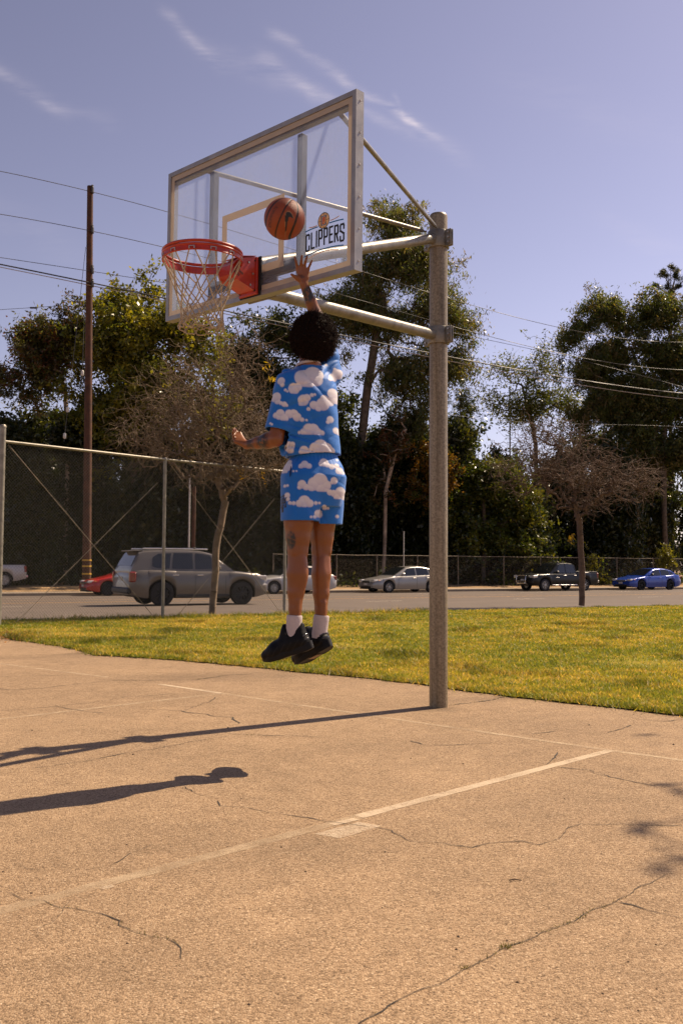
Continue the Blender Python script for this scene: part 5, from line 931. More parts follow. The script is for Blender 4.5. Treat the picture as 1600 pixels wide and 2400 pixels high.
    def screen(nm, x0, x1, m0=.10, m1=.10):
        x_ = np.linspace(x0, x1, 6); P_ = []; nrm = 0.012
        for x in x_: z = zr(x) + .028; y = wz(zr(x)) - m0; P_.append((fx(x), y, z))
        V_ = P_ + [(p[0], -p[1], p[2]) for p in P_]; m_ = len(P_); mids = [(p[0], 0, p[2] + .012) for p in P_]; V_ = P_ + mids + [(p[0], -p[1], p[2]) for p in P_]
        o = np_mesh(nm, V_, [(i, i + 1, m_ + i + 1, m_ + i) for i in range(m_ - 1)] + [(m_ + i, m_ + i + 1, 2 * m_ + i + 1, 2 * m_ + i) for i in range(m_ - 1)], M['car_glass'], cab, smooth=True); return o
    screen('windscreen', *sp['screen']); screen('rear_window', *sp['rear_screen'])
    # side details
    for sg in (1, -1):
        for x in sp.get('seams', []):
            P_ = []; z0, z1 = clear + .10, zs(x) - .02
            for z in np.linspace(z0, z1, 6): f_ = (z - zb(x)) / (zs(x) - zb(x)); y = ww(x) * np.interp(f_, [0, .1, .4, .66, .8, .93, 1], [.95, .985, 1, .992, .975, .945, .89]); P_ += [(fx(x) - .006, sg * (y + .004), z), (fx(x) + .006, sg * (y + .004), z)]
            np_mesh('door_seam', P_, [(2 * i, 2 * i + 1, 2 * i + 3, 2 * i + 2) for i in range(5)], M['trim'], body)
        for x in sp.get('handles', []): z = sp['zhandle']; MB().box((fx(x) - .10, sg * (ww(x) * .985) - .014, z - .018), (fx(x) + .10, sg * (ww(x) * .985) + .030, z + .018), None, .010).build('door_handle', M[sp.get('handle_mat', paintm)], body)
        xm = sp['mirror']; z = sp['zbelt'] + .06; MB().box((fx(xm) - .09, sg * (wb + .02) - (.0 if sg > 0 else .17), z - .03), (fx(xm) + .08, sg * (wb + .02) + (.17 if sg > 0 else 0), z + .12), None, .04).build('mirror', M[sp.get('mirror_mat', paintm)], root)
    for nm, items in (('headlight', sp['head']), ('taillight', sp['tail'])):
        for (lo, hi, mat) in items:
            for sg in (1, -1): y0, y1 = sorted((sg * lo[1], sg * hi[1])); MB().box((min(fx(lo[0]), fx(hi[0])), y0, lo[2]), (max(fx(lo[0]), fx(hi[0])), y1, hi[2]), None, .03).build(nm, M[mat], root)
    for (nm, lo, hi, mat, bev) in sp.get('boxes', []): MB().box((min(fx(lo[0]), fx(hi[0])), lo[1], lo[2]), (max(fx(lo[0]), fx(hi[0])), hi[1], hi[2]), None, bev).build(nm, M[mat], root)
    ty, rm = wheel_meshes(rw, .215, sp.get('spokes', 6), None); t0 = r0 = None
    for a in ax:
        for sg in (1, -1):
            w_ = bpy.data.objects.new('wheel', None); link(w_, root); w_.location = (fx(a), sg * (hw - .115), rw); w_.rotation_euler = (0, a * 3, 0 if sg > 0 else math.pi)
            if t0 is None: t0 = ty.build('tyre', M['tyre'], w_, smooth=40); r0 = rm.build('wheel_rim', M[sp.get('rim', 'alloy')], w_, smooth=35)
            else:
                for s_ in (t0, r0): c = s_.copy(); COL.objects.link(c); c.parent = w_
    return root
M['p_silver'] = paint('silver_paint', (.30, .285, .265), .35, .3); M['p_grey'] = paint('champagne_paint', (.135, .118, .10), .35, .3); M['p_white'] = paint('white_paint', (.44, .42, .40), .1, .3); M['p_black'] = pmat('black_paint', (.006, .0065, .0065), .3, 0, var=.03, scale=3, coat=.15, spec=.35); M['p_blue'] = paint('blue_paint', (.018, .06, .34), .25, .25); M['p_red'] = paint('red_paint', (.42, .018, .014), .1, .28)
def sedan(L=4.9, W_=1.84, H=1.47, paint_='p_silver', zb_=.92, r=.325, coupe=0.0, **k):
    a0, a1 = .96, .96 + L * .568; d = dict(L=L, W=W_, r=r, paint=paint_, clear=.19, axles=(a0, a1), zbelt=zb_, wroof=W_ * .70,
        belt=[(0, .56), (.05, .64), (.2, .71), (.55, .79), (1.35, zb_ - .005), (2.0, zb_), (L - 1.2, zb_ + .06), (L - .5, zb_ + .09 + coupe * .02), (L - .12, zb_ + .07), (L, zb_ - .05)],
        roof=[(1.28, zb_), (1.62, zb_ + .17), (2.15, H - .09), (2.45, H - .025), (2.9, H), (3.3, H - .015), (3.72 + coupe * .1, H - .09 - coupe * .03), (4.2, zb_ + .24), (L - .45, zb_ + .09)],
        windows=[[(1.78, zb_ + .05), (2.22, H - .13), (2.72, H - .08), (2.74, zb_ + .06)], [(2.82, zb_ + .06), (2.80, H - .08), (3.25, H - .085), (3.55, H - .14), (3.62, zb_ + .09)], [(3.69, zb_ + .09), (3.62, H - .15), (3.80, H - .22), (4.02, zb_ + .13)]],
        screen=(1.36, 2.22), rear_screen=(3.62, L - .62), seams=[1.55, 2.77, 3.72], handles=[2.60, 3.52], zhandle=zb_ - .10, mirror=1.86,
        head=[((.02, .50, .60), (.50, W_ / 2 * .90, .73), 'lamp'), ((.30, W_ / 2 * .88, .62), (.56, W_ / 2 * .955, .72), 'amber')], tail=[((L - .28, W_ * .33, zb_ - .20), (L - .015, W_ * .475, zb_ + .01), 'tail')],
        boxes=[('grille', (-.012, -.40, .53), (.10, .40, .66), 'trim', .03), ('grille_bar', (-.028, -.39, .585), (.05, .39, .61), 'chrome', .008), ('lower_grille', (-.012, -.55, .27), (.12, .55, .40), 'trim', .03), ('number_plate', (-.03, -.16, .42), (.02, .16, .53), 'plate', .005), ('fog_lamp', (.06, -.74, .33), (.2, -.60, .40), 'trim', .02), ('fog_lamp', (.06, .60, .33), (.2, .74, .40), 'trim', .02), ('bumper_lip', (.02, -.7, .20), (.25, .7, .26), 'trim', .02)])
    d.update(k); return d
def park(px, t, face=-1): s, _ = st(W(px, 1380, Yt(px, t))); p = rd(s, t); return (p[0], p[1], p[2]), math.atan2(R_U[1], R_U[0]) + (math.pi if face < 0 else 0)
PK = 'cars parked along the far kerb'
TP = RW - 1.25
loc, rz = park(945, TP); car('parked_car', 'silver four door sedan with bright alloy wheels parked left of the steel hoop pole', 'car', loc, rz, sedan(), PK)
loc, rz = park(681, TP); car('parked_car', 'white sedan parked behind the fence end post and the player legs', 'car', loc, rz, sedan(4.6, 1.8, 1.46, 'p_white'), PK)
loc, rz = park(1514, TP); car('parked_car', 'shiny blue coupe like sedan with black wheels parked at the right edge', 'car', loc, rz, sedan(4.6, 1.8, 1.42, 'p_blue', .90, .33, 1.0, rim='alloy_dark', mirror_mat='p_black'), PK)
loc, rz = park(300, TP); car('parked_car', 'red hatchback mostly hidden behind the passing silver vehicle', 'car', loc, rz, sedan(4.3, 1.8, 1.55, 'p_red', .98, .33, rim='alloy_dark'), PK)
# passing utility vehicle
Ls, Hs = 4.55, 1.74; zb_ = 1.08
suv = dict(L=Ls, W=1.95, r=.375, paint='p_grey', clear=.24, axles=(.88, 3.52), zbelt=zb_, wroof=1.46, nose=.45, nk=.12,
    belt=[(0, .78), (.06, .93), (.2, .99), (.6, 1.03), (1.15, zb_), (2.5, zb_ + .01), (4.1, zb_ + .04), (Ls - .1, zb_ + .03), (Ls, zb_ - .12)],
    roof=[(1.12, zb_), (1.45, zb_ + .26), (1.85, Hs - .10), (2.15, Hs - .03), (2.7, Hs), (3.6, Hs - .01), (4.05, Hs - .04), (4.22, Hs - .09), (4.42, zb_ + .22), (4.5, zb_ + .03)],
    windows=[[(1.62, zb_ + .07), (1.93, Hs - .16), (2.42, Hs - .10), (2.44, zb_ + .06)], [(2.52, zb_ + .06), (2.50, Hs - .10), (3.12, Hs - .10), (3.20, zb_ + .07)], [(3.28, zb_ + .07), (3.2, Hs - .11), (3.62, Hs - .13), (3.80, Hs - .24), (3.83, zb_ + .15), (3.68, zb_ + .09)]],
    screen=(1.18, 1.92), rear_screen=(4.20, 4.46), seams=[1.45, 2.47, 3.24], handles=[2.30, 3.10], zhandle=.95, handle_mat='chrome', mirror=1.72,
    head=[((.0, .62, .80), (.42, .93, .95), 'lamp'), ((.0, .72, .58), (.2, .93, .68), 'lamp')], tail=[((Ls - .20, .86, .74), (Ls + .008, .972, 1.06), 'tail')],
    boxes=[('grille', (-.02, -.6, .72), (.1, .6, .93), 'trim', .03), ('front_bumper', (-.03, -.85, .34), (.2, .85, .50), 'trim', .05), ('rear_bumper', (Ls - .2, -.9, .38), (Ls + .05, .9, .58), 'trim', .05), ('number_plate', (Ls - .02, -.16, .78), (Ls + .02, .16, .90), 'plate', .004), ('roof_rail', (1.95, .60, Hs + .00), (4.05, .64, Hs + .055), 'chrome', .015), ('roof_rail', (1.95, -.64, Hs + .00), (4.05, -.60, Hs + .055), 'chrome', .015), ('cross_bar', (2.35, -.66, Hs + .055), (2.43, .66, Hs + .085), 'trim', .012), ('cross_bar', (3.35, -.66, Hs + .055), (3.43, .66, Hs + .085), 'trim', .012), ('side_cladding', (1.33, .955, .27), (3.06, .985, .36), 'trim', .012), ('side_cladding', (1.33, -.985, .27), (3.06, -.955, .36), 'trim', .012), ('spoiler', (4.05, -.62, Hs - .055), (4.38, .62, Hs - .02), 'p_grey', .015)], spokes=10, rim='alloy_dark')
s, t = st(W(446, 1400, Yt(446, 8.8))); p = rd(s, t); car('utility_vehicle', 'champagne silver sport utility vehicle with roof rails driving past behind the fence', 'car', (p[0], p[1], p[2]), math.atan2(R_U[1], R_U[0]), suv)
# black pickup
Lp, Hp = 5.2, 1.74; zb_ = 1.06
pick = dict(L=Lp, W=1.88, r=.38, paint='p_black', clear=.34, axles=(.92, 4.10), zbelt=zb_, wroof=1.42, nose=.4, nk=.10, tailr=.1, tk=.02,
    belt=[(0, .85), (.05, .97), (.25, 1.01), (1.3, zb_), (3.45, zb_ + .01), (3.50, zb_ + .10), (Lp - .06, zb_ + .12), (Lp, zb_ + .06)],
    roof=[(1.32, zb_), (1.6, zb_ + .22), (2.05, Hp - .09), (2.3, Hp - .02), (2.8, Hp), (3.2, Hp - .03), (3.38, Hp - .12), (3.47, zb_ + .05)],
    windows=[[(1.80, zb_ + .06), (2.15, Hp - .13), (2.55, Hp - .10), (2.56, zb_ + .06)], [(2.64, zb_ + .06), (2.63, Hp - .10), (3.12, Hp - .11), (3.26, Hp - .18), (3.33, zb_ + .07)]],
    screen=(1.40, 2.14), rear_screen=(3.38, 3.46), seams=[1.62, 2.60, 3.40], handles=[2.48, 3.30], zhandle=.96, handle_mat='chrome', mirror=1.85, mirror_mat='trim',
    head=[((.0, .56, .80), (.36, .92, .97), 'lamp')], tail=[((Lp - .14, .80, .78), (Lp + .012, .945, 1.12), 'tail')],
    boxes=[('grille', (-.02, -.5, .76), (.1, .5, .95), 'trim', .03), ('front_bumper', (-.06, -.86, .46), (.25, .86, .66), 'p_black', .05), ('number_plate', (-.09, -.16, .62), (-.055, .16, .74), 'plate', .004), ('side_step', (1.45, .90, .36), (3.45, .99, .41), 'chrome', .02), ('side_step', (1.45, -.99, .36), (3.45, -.90, .41), 'chrome', .02), ('rear_bumper', (Lp - .08, -.88, .50), (Lp + .12, .88, .66), 'chrome', .03), ('bed_rail', (3.55, .80, zb_ + .115), (Lp - .05, .87, zb_ + .15), 'trim', .01), ('bed_rail', (3.55, -.87, zb_ + .115), (Lp - .05, -.80, zb_ + .15), 'trim', .01), ('side_badge', (1.75, .934, .82), (2.05, .945, .85), 'chrome', .003), ('side_badge', (1.75, -.945, .82), (2.05, -.934, .85), 'chrome', .003)], spokes=6)
loc, rz = park(1303, TP); tr_ = car('pickup_truck', 'black four door pickup with chrome front guard parked behind the right bare trunk', 'pickup', loc, rz, pick, PK)
gx = Lp / 2 + .16; mb = MB()
for y in (-.42, .42): mb.tube([(gx - .14, y, .42), (gx, y, .46), (gx + .04, y, .60), (gx + .02, y, .86), (gx - .03, y * .93, .95)], .028, 10)
mb.tube([(gx - .03, -.39, .95), (gx - .02, 0, .97), (gx - .03, .39, .95)], .028, 10).tube([(gx + .04, -.42, .62), (gx + .05, 0, .62), (gx + .04, .42, .62)], .022, 10).box((gx + .0, -.40, .44), (gx + .03, .40, .56), None, .01)
mb.build('front_guard', M['chrome'], tr_, smooth=50)
# white pickup tail at the left edge
pk2 = dict(pick); pk2.update(paint='p_white', mirror_mat='p_white'); q = W(-72, 1360, Yt(0, RW + 4.5)); car('pickup_truck', 'white pickup truck whose tail shows at the left edge beyond the dirt', 'pickup', (q[0], q[1], road_z(RW) + .28), math.atan2(R_U[1], R_U[0]) + math.pi + .1, pk2)
# ------------------------------------------------------------------ the player
class Field:
    """signed distance grid with smooth unions; meshed with surface nets"""
    def __init__(s, lo, hi, h):
        s.lo = np.array(lo, float); s.h = h; s.n = np.ceil((np.array(hi) - s.lo) / h).astype(int) + 1; s.D = np.full(s.n, 1.0, np.float32)
        s.ax = [s.lo[i] + h * np.arange(s.n[i]) for i in range(3)]
    def win(s, lo, hi, pad=.05):
        i0 = np.clip(np.floor((np.array(lo) - pad - s.lo) / s.h).astype(int), 0, s.n); i1 = np.clip(np.ceil((np.array(hi) + pad - s.lo) / s.h).astype(int) + 1, 0, s.n)
        sl = tuple(slice(a, b) for a, b in zip(i0, i1)); X, Y, Z = np.meshgrid(*[s.ax[i][sl[i]] for i in range(3)], indexing='ij'); return sl, X, Y, Z
    def put(s, sl, d, k, op='u'):
        A = s.D[sl]
        if op == 'u':
            if k > 0: hh = np.clip(.5 + .5 * (A - d) / k, 0, 1); s.D[sl] = A * (1 - hh) + d * hh - k * hh * (1 - hh)
            else: s.D[sl] = np.minimum(A, d)
        elif op == 'cut': s.D[sl] = np.maximum(A, -d)
        elif op == 'and': s.D[sl] = np.maximum(A, d)
    def cone(s, a, b, ra, rb, k=.015, op='u', flat=None):
        a, b = np.array(a, float), np.array(b, float); lo, hi = np.minimum(a - ra, b - rb), np.maximum(a + ra, b + rb); sl, X, Y, Z = s.win(lo, hi); ba = b - a; L2 = ba @ ba + 1e-12
        t = np.clip(((X - a[0]) * ba[0] + (Y - a[1]) * ba[1] + (Z - a[2]) * ba[2]) / L2, 0, 1); dx, dy, dz = X - a[0] - t * ba[0], Y - a[1] - t * ba[1], Z - a[2] - t * ba[2]
        if flat is not None: ax_, f = flat; q = dx * ax_[0] + dy * ax_[1] + dz * ax_[2]; dx, dy, dz = dx + q * (f - 1) * ax_[0], dy + q * (f - 1) * ax_[1], dz + q * (f - 1) * ax_[2]
        s.put(sl, (np.sqrt(dx * dx + dy * dy + dz * dz) - (ra + (rb - ra) * t)).astype(np.float32), k, op)
    def ell(s, c, r, axes=np.eye(3), k=.015, op='u'):
        c = np.array(c, float); m = max(r); sl, X, Y, Z = s.win(c - m, c + m); q = [(X - c[0]) * a[0] + (Y - c[1]) * a[1] + (Z - c[2]) * a[2] for a in axes]; rho = np.sqrt(sum((q[i] / r[i]) ** 2 for i in range(3))); s.put(sl, ((rho - 1) * min(r)).astype(np.float32), k, op)
    def fn(s, f, lo, hi, k=.015, op='u'): sl, X, Y, Z = s.win(lo, hi); s.put(sl, f(X, Y, Z).astype(np.float32), k, op)
    def mesh(s):
        D = s.D; neg = D < 0; n = D.shape; c = np.zeros(tuple(x - 1 for x in n), np.int8); off = [(i, j, k) for i in (0, 1) for j in (0, 1) for k in (0, 1)]
        for o in off: c += neg[o[0]:n[0] - 1 + o[0], o[1]:n[1] - 1 + o[1], o[2]:n[2] - 1 + o[2]]
        idx = np.argwhere((c > 0) & (c < 8)); acc = np.zeros((len(idx), 3)); cnt = np.zeros(len(idx)); vals = {o: D[idx[:, 0] + o[0], idx[:, 1] + o[1], idx[:, 2] + o[2]] for o in off}
        for a in off:
            for ax_ in range(3):
                if a[ax_] == 0:
                    b = list(a); b[ax_] = 1; b = tuple(b); m = (vals[a] < 0) != (vals[b] < 0); t = np.zeros(len(idx)); t[m] = vals[a][m] / (vals[a][m] - vals[b][m]); P = np.tile(np.array(a, float), (len(idx), 1)); P[:, ax_] += t; acc[m] += P[m]; cnt[m] += 1
        V = (idx + acc / cnt[:, None]) * s.h + s.lo; ids = np.full(c.shape, -1, np.int32); ids[tuple(idx.T)] = np.arange(len(idx)); Fs = []
        for ax_ in range(3):
            u, v = [(1, 2), (2, 0), (0, 1)][ax_]; sh = [slice(None)] * 3; s0 = list(sh); s1 = list(sh); s0[ax_] = slice(0, -1); s1[ax_] = slice(1, None); ch = neg[tuple(s0)] != neg[tuple(s1)]; e_ = np.argwhere(ch); e_ = e_[(e_[:, u] > 0) & (e_[:, v] > 0) & (e_[:, u] < n[u] - 1) & (e_[:, v] < n[v] - 1)]
            def cell(du, dv): q = e_.copy(); q[:, u] -= du; q[:, v] -= dv; return ids[tuple(q.T)]
            q = np.stack([cell(1, 1), cell(0, 1), cell(0, 0), cell(1, 0)], 1); fl = ~neg[tuple(e_.T)]; q[fl] = q[fl][:, ::-1]; Fs.append(q)
        F = np.concatenate(Fs); F = F[(F >= 0).all(1)]; return V, F
def relax(V, F, it=1, w=.5):
    for _ in range(it):
        S = np.zeros_like(V); c = np.zeros(len(V))
        for a, b in ((0, 1), (1, 2), (2, 3), (3, 0)):
            np.add.at(S, F[:, a], V[F[:, b]]); np.add.at(c, F[:, a], 1); np.add.at(S, F[:, b], V[F[:, a]]); np.add.at(c, F[:, b], 1)
        V = V * (1 - w) + w * S / np.maximum(c, 1)[:, None]
    return V
def sn(P, s, seed): return (np.sin(P[:, 0] * s + seed) * np.sin(P[:, 1] * s * 1.13 + seed * 2.1) + np.sin(P[:, 2] * s * .93 + seed * .7) * np.sin(P[:, 0] * s * .57 + P[:, 2] * s * .41 + seed * 3)) * .5
FD = np.array([-.47, .883, 0]); RT = np.array([.883, .47, 0]); UZ = np.array([0, 0, 1.0])
PB = W(690, 1566, 5.5); PB = np.array([PB[0], PB[1], PB[2]])
player = empty('person', PB, label='person leaping in blue cloud print shirt and shorts with right arm raised to shoot', cat='person')
J = {}
for k, (x, y, Y) in dict(pel=(735, 1105, 5.50), wst=(731, 1040, 5.50), che=(725, 945, 5.50), chu=(727, 895, 5.50), nk=(725, 858, 5.475), hd=(731, 800, 5.45), ls=(676, 897, 5.41), le=(646, 1029, 5.37), lw=(578, 1043, 5.49), rs=(774, 878, 5.585), re=(753, 772, 5.60), rw=(711.5, 664, 5.535),
                         lh=(704, 1120, 5.44), lk=(697, 1288, 5.42), la=(690, 1462, 5.415), rh=(760, 1120, 5.56), rk=(752.5, 1288, 5.575), ra=(752, 1465, 5.56)).items(): J[k] = W(x, y, Y)
f = Field(np.array([-.70, 5.05, PB[2] - .03]), np.array([.10, 5.86, W(700, 590, 5.5)[2] + .03]), .0052)
# torso and neck
f.cone(J['pel'], J['wst'], .125, .115, .03, flat=(FD, 1.2)); f.cone(J['wst'], J['che'], .115, .135, .04, flat=(FD, 1.25)); f.cone(J['che'], J['chu'], .135, .11, .04, flat=(FD, 1.3)); f.cone(J['ls'] + RT * .03, J['rs'] - RT * .03, .055, .055, .04); f.cone(J['chu'], J['nk'] + UZ * .03, .075, .054, .03); f.cone(J['nk'], J['hd'] - UZ * .05, .053, .052, .02)
# head with face
FH = np.array([-.50, .85, .16]); FH /= np.linalg.norm(FH); RH = np.cross(FH, UZ); RH /= np.linalg.norm(RH); UH = np.cross(RH, FH); hc = J['hd']; hp = lambda a, b, c: hc + FH * a + RH * b + UH * c
f.ell(hp(-.005, 0, .02), (.098, .077, .098), (FH, RH, UH), .02); f.ell(hp(.03, 0, -.045), (.068, .060, .070), (FH, RH, UH), .03); f.ell(hp(.065, 0, -.085), (.026, .030, .022), (FH, RH, UH), .02)
f.cone(hp(.092, 0, .022), hp(.108, 0, -.018), .009, .014, .012); f.ell(hp(.098, 0, -.022), (.012, .020, .009), (FH, RH, UH), .008); f.ell(hp(.088, 0, -.052), (.012, .025, .008), (FH, RH, UH), .006); f.ell(hp(.085, 0, -.064), (.012, .022, .008), (FH, RH, UH), .006); f.ell(hp(.085, 0, .038), (.012, .045, .010), (FH, RH, UH), .015)
for sg in (-1, 1): f.ell(hp(-.005, sg * .079, -.005), (.019, .008, .032), (FH, RH, UH), .006); f.ell(hp(.086, sg * .032, .018), (.014, .016, .010), (FH, RH, UH), .0, 'cut')
# arms
def limb(a, b, prof, k=.012):
    for (t0, r0), (t1, r1) in zip(prof[:-1], prof[1:]): f.cone(a + (b - a) * t0, a + (b - a) * t1, r0, r1, k)
limb(J['ls'], J['le'], [(0, .052), (.35, .051), (.7, .044), (1, .043)]); limb(J['le'], J['lw'], [(0, .043), (.25, .046), (.6, .034), (1, .0255)])
limb(J['rs'], J['re'], [(0, .060), (.4, .052), (.75, .043), (1, .041)]); limb(J['re'], J['rw'], [(0, .041), (.25, .043), (.6, .033), (1, .0255)])
# right hand: back of the hand to the camera, fingers spread upward
YH = 5.52; q = lambda x, y, Y=YH: W(x, y, Y)
knk = [q(697, 630, 5.535), q(704.5, 626.5, 5.53), q(713, 627, 5.53), q(721.5, 631, 5.535)]; wr = J['rw']
for k_, r_ in zip(knk, (.0125, .0130, .0125, .0115)): f.cone(wr + (k_ - wr) * .1, k_, .0155, r_, .010)
f.cone(q(697, 652, 5.53), q(719, 652, 5.535), .015, .013, .012)
for base, mid, tip, r0 in [(knk[0], q(694, 613, 5.51), q(690.5, 601.5, 5.505), .0088), (knk[1], q(706, 611, 5.505), q(707.5, 598.5, 5.50), .0092), (knk[2], q(716, 612.5, 5.505), q(719.5, 600, 5.50), .0088), (knk[3], q(727, 618.5, 5.515), q(731.3, 609.5, 5.505), .0078)]:
    f.cone(base, base + (mid - base) * .95, r0 * 1.05, r0, .004); f.cone(mid, tip, r0 * .98, r0 * .82, .003)
f.cone(q(703, 655, 5.53), q(691, 648, 5.515), .0165, .0115, .010); f.cone(q(691, 648, 5.515), q(683, 643, 5.50), .0100, .0085, .004)
# left hand: relaxed, fingers curling up
wl = J['lw']; kl = [q(559, 1020, 5.535), q(554.5, 1024, 5.52), q(552, 1029, 5.505), q(552, 1035, 5.49)]
for k_ in kl: f.cone(wl + (k_ - wl) * .12, k_, .0165, .0125, .010)
for base, mid, tip, r0 in [(kl[0], q(553, 1010, 5.55), q(549, 1003.5, 5.53), .0086), (kl[1], q(548.5, 1013, 5.54), q(546, 1005.5, 5.515), .0088), (kl[2], q(546, 1019, 5.525), q(545.5, 1011, 5.50), .0084), (kl[3], q(547, 1027, 5.505), q(547.5, 1019.5, 5.485), .0076)]:
    f.cone(base, mid, r0 * 1.05, r0, .004); f.cone(mid, tip, r0, r0 * .82, .003)
f.cone(q(573, 1038, 5.50), q(567, 1024, 5.53), .0150, .0110, .008); f.cone(q(567, 1024, 5.53), q(562.5, 1013.5, 5.545), .0102, .0085, .004)
# legs
for h_, k_, a_, sg in (('lh', 'lk', 'la', -1), ('rh', 'rk', 'ra', 1)):
    limb(J[h_], J[k_], [(0, .094), (.35, .090), (.62, .081 if sg < 0 else .074), (.82, .067 if sg < 0 else .063), (1, .057)], .02); limb(J[k_], J[a_], [(0, .054), (.12, .052), (.32, .056), (.58, .047), (.8, .036), (1, .034)], .012)
    kn, an = J[k_], J[a_]; ax_ = (an - kn) / np.linalg.norm(an - kn); bk = -FD
    f.ell(kn + (an - kn) * .30 + bk * .028 + RT * .020 * (1 if sg < 0 else -1), (.036, .036, .10), (RT, FD, ax_), .02); f.ell(kn + (an - kn) * .27 + bk * .016 - RT * .016 * (1 if sg < 0 else -1), (.033, .034, .088), (RT, FD, ax_), .012); f.cone(kn + bk * .035 + RT * .035 - UZ * .02, kn + bk * .03 + RT * .045 + UZ * .12, .010, .016, .02); f.cone(kn + bk * .035 - RT * .035 - UZ * .02, kn + bk * .03 - RT * .045 + UZ * .12, .010, .016, .02); f.cone(an + bk * .026 + UZ * .02, an + bk * .03 + UZ * .13, .011, .014, .015); f.ell(kn - bk * .022, (.038, .034, .045), (RT, FD, ax_), .02)
FEET = dict(L=(W(723, 1519, 5.395), W(626, 1550, 5.47), 'la'), R=(W(769, 1516, 5.525), W(704, 1553, 5.665), 'ra')); SH = {}
for s_, (he, to, an) in FEET.items():
    ex = (to - he) / np.linalg.norm(to - he); ez = UZ - ex * (UZ @ ex); ez /= np.linalg.norm(ez); ey = np.cross(ez, ex); SH[s_] = (he, ex, ey, ez)
    ank = he + ex * .055 + ez * .085; f.cone(J[an], ank, .036, .037, .015); f.cone(he + ex * .03 + ez * .035, he + ex * .17 + ez * .03, .030, .028, .015); f.cone(ank, he + ex * .16 + ez * .03, .034, .026, .015)
V, F = f.mesh(); V = relax(V, F, 2, .45)
skin = np.array([.225, .074, .020]); Csk = np.tile(skin, (len(V), 1)) * (1 + .10 * sn(V, 22, 1.0))[:, None]
def tattoo(c, r, st_=.75, fr_=190):
    d = np.linalg.norm((V - c) / np.array(r), axis=1); pat = (sn(V, fr_, 3.0) + .5 * sn(V, fr_ * 2.1, 5) > -.25); m = np.clip((1.15 - d) * 3, 0, 1) * np.where(pat, 1, .35) * st_; return np.clip(m, 0, 1)[:, None]
for c, r, s_ in [(W(680, 1266, 5.35), (.030, .07, .050), 1.3), (J['le'] + (J['lw'] - J['le']) * .35, (.05, .07, .05), 1.0), (J['le'] + (J['lw'] - J['le']) * .8, (.035, .05, .04), .8), (J['re'] + (J['rw'] - J['re']) * .75, (.04, .06, .055), 1.0), (J['re'] + (J['rw'] - J['re']) * .35, (.04, .05, .06), .4), (q(708, 648), (.015, .04, .012), .6)]:
    m = tattoo(c, r, s_); Csk = Csk * (1 - m) + np.array([.022, .020, .022]) * m
palm = np.array([.40, .21, .13])
M['skin'] = attr_mat('skin', .38, .5, bump=.12, bscale=260, var=.08, vscale=30, sss=.12)
np_mesh('body', V, F, M['skin'], player, smooth=True, col=Csk, off=PB)
M['eye'] = pmat('eye', (.6, .58, .55), .2); M['pupil'] = pmat('pupil', (.01, .008, .006), .15); M['brow'] = pmat('brow', (.01, .008, .007), .9)
for sg in (-1, 1):
    e_ = MB().lathe([(.012 * math.sin(a), .012 * math.cos(a)) for a in np.linspace(0, math.pi, 9)], 14, np.block([[np.eye(3), hp(.080, sg * .032, .018)[:, None]], [np.zeros((1, 3)), 1]])).build('eye', M['eye'], player, off=PB, smooth=60)
    MB().lathe([(.0055 * math.sin(a), .004 * math.cos(a)) for a in np.linspace(0, math.pi, 6)], 10, np.block([[np.c_[RH, UH, FH], hp(.0905, sg * .032, .018)[:, None]], [np.zeros((1, 3)), 1]])).build('pupil', M['pupil'], e_, off=PB)
    MB().tube([hp(.086, sg * .016, .038), hp(.092, sg * .032, .042), hp(.082, sg * .050, .037)], [.003, .004, .002], 6).build('eyebrow', M['brow'], player, off=PB)
# hair: a full round afro
hcn = W(735, 792, 5.435); g_ = Field(hcn - .2, hcn + .2, .005); g_.ell(hcn + UZ * .004, (.128, .128, .138), np.eye(3), 0)
g_.ell(hp(.085, 0, -.03), (.075, .075, .10), (FH, RH, UH), 0, 'cut')                      # face opening
Vh, Fh = g_.mesh(); nr_ = Vh - hcn; nr_ /= np.linalg.norm(nr_, axis=1)[:, None]; Vh = Vh + nr_ * (sn(Vh, 32, 1) * .0065 + sn(Vh, 70, 2) * .0040 + sn(Vh, 160, 4) * .0025)[:, None]
M['hair'] = attr_mat('afro_hair', .7, .12, var=.3, vscale=220); hc_ = np.array([.0045, .003, .0025])
hair = np_mesh('hair', Vh, Fh, M['hair'], player, smooth=True, col=np.tile(hc_, (len(Vh), 1)), off=PB)
rng = np.random.default_rng(5); n = 15000; ii = rng.integers(0, len(Vh), n); p = Vh[ii] - nr_[ii] * .006; d = nr_[ii] + rng.normal(0, .6, (n, 3)); d /= np.linalg.norm(d, axis=1)[:, None]; P0, P1, R0, R1 = [], [], [], []; Ls = .0042 + .0065 * rng.random((n, 1)) ** 3
for k in range(4): d = d * .6 + rng.normal(0, .8, (n, 3)) + nr_[ii] * .35; d /= np.linalg.norm(d, axis=1)[:, None]; q_ = p + d * Ls; P0.append(p); P1.append(q_); p = q_
P0, P1 = np.concatenate(P0), np.concatenate(P1); Vc, Fc = tubes(P0, P1, np.full(len(P0), .0012), np.full(len(P0), .0010), 3)
cur = np_mesh('curls', Vc, Fc, M['hair'], hair, col=np.repeat(np.array([.022, .010, .006]) * (.25 + 1.1 * rng.random((len(P0), 1))), 6, 0), off=PB); cur['kind'] = 'stuff'

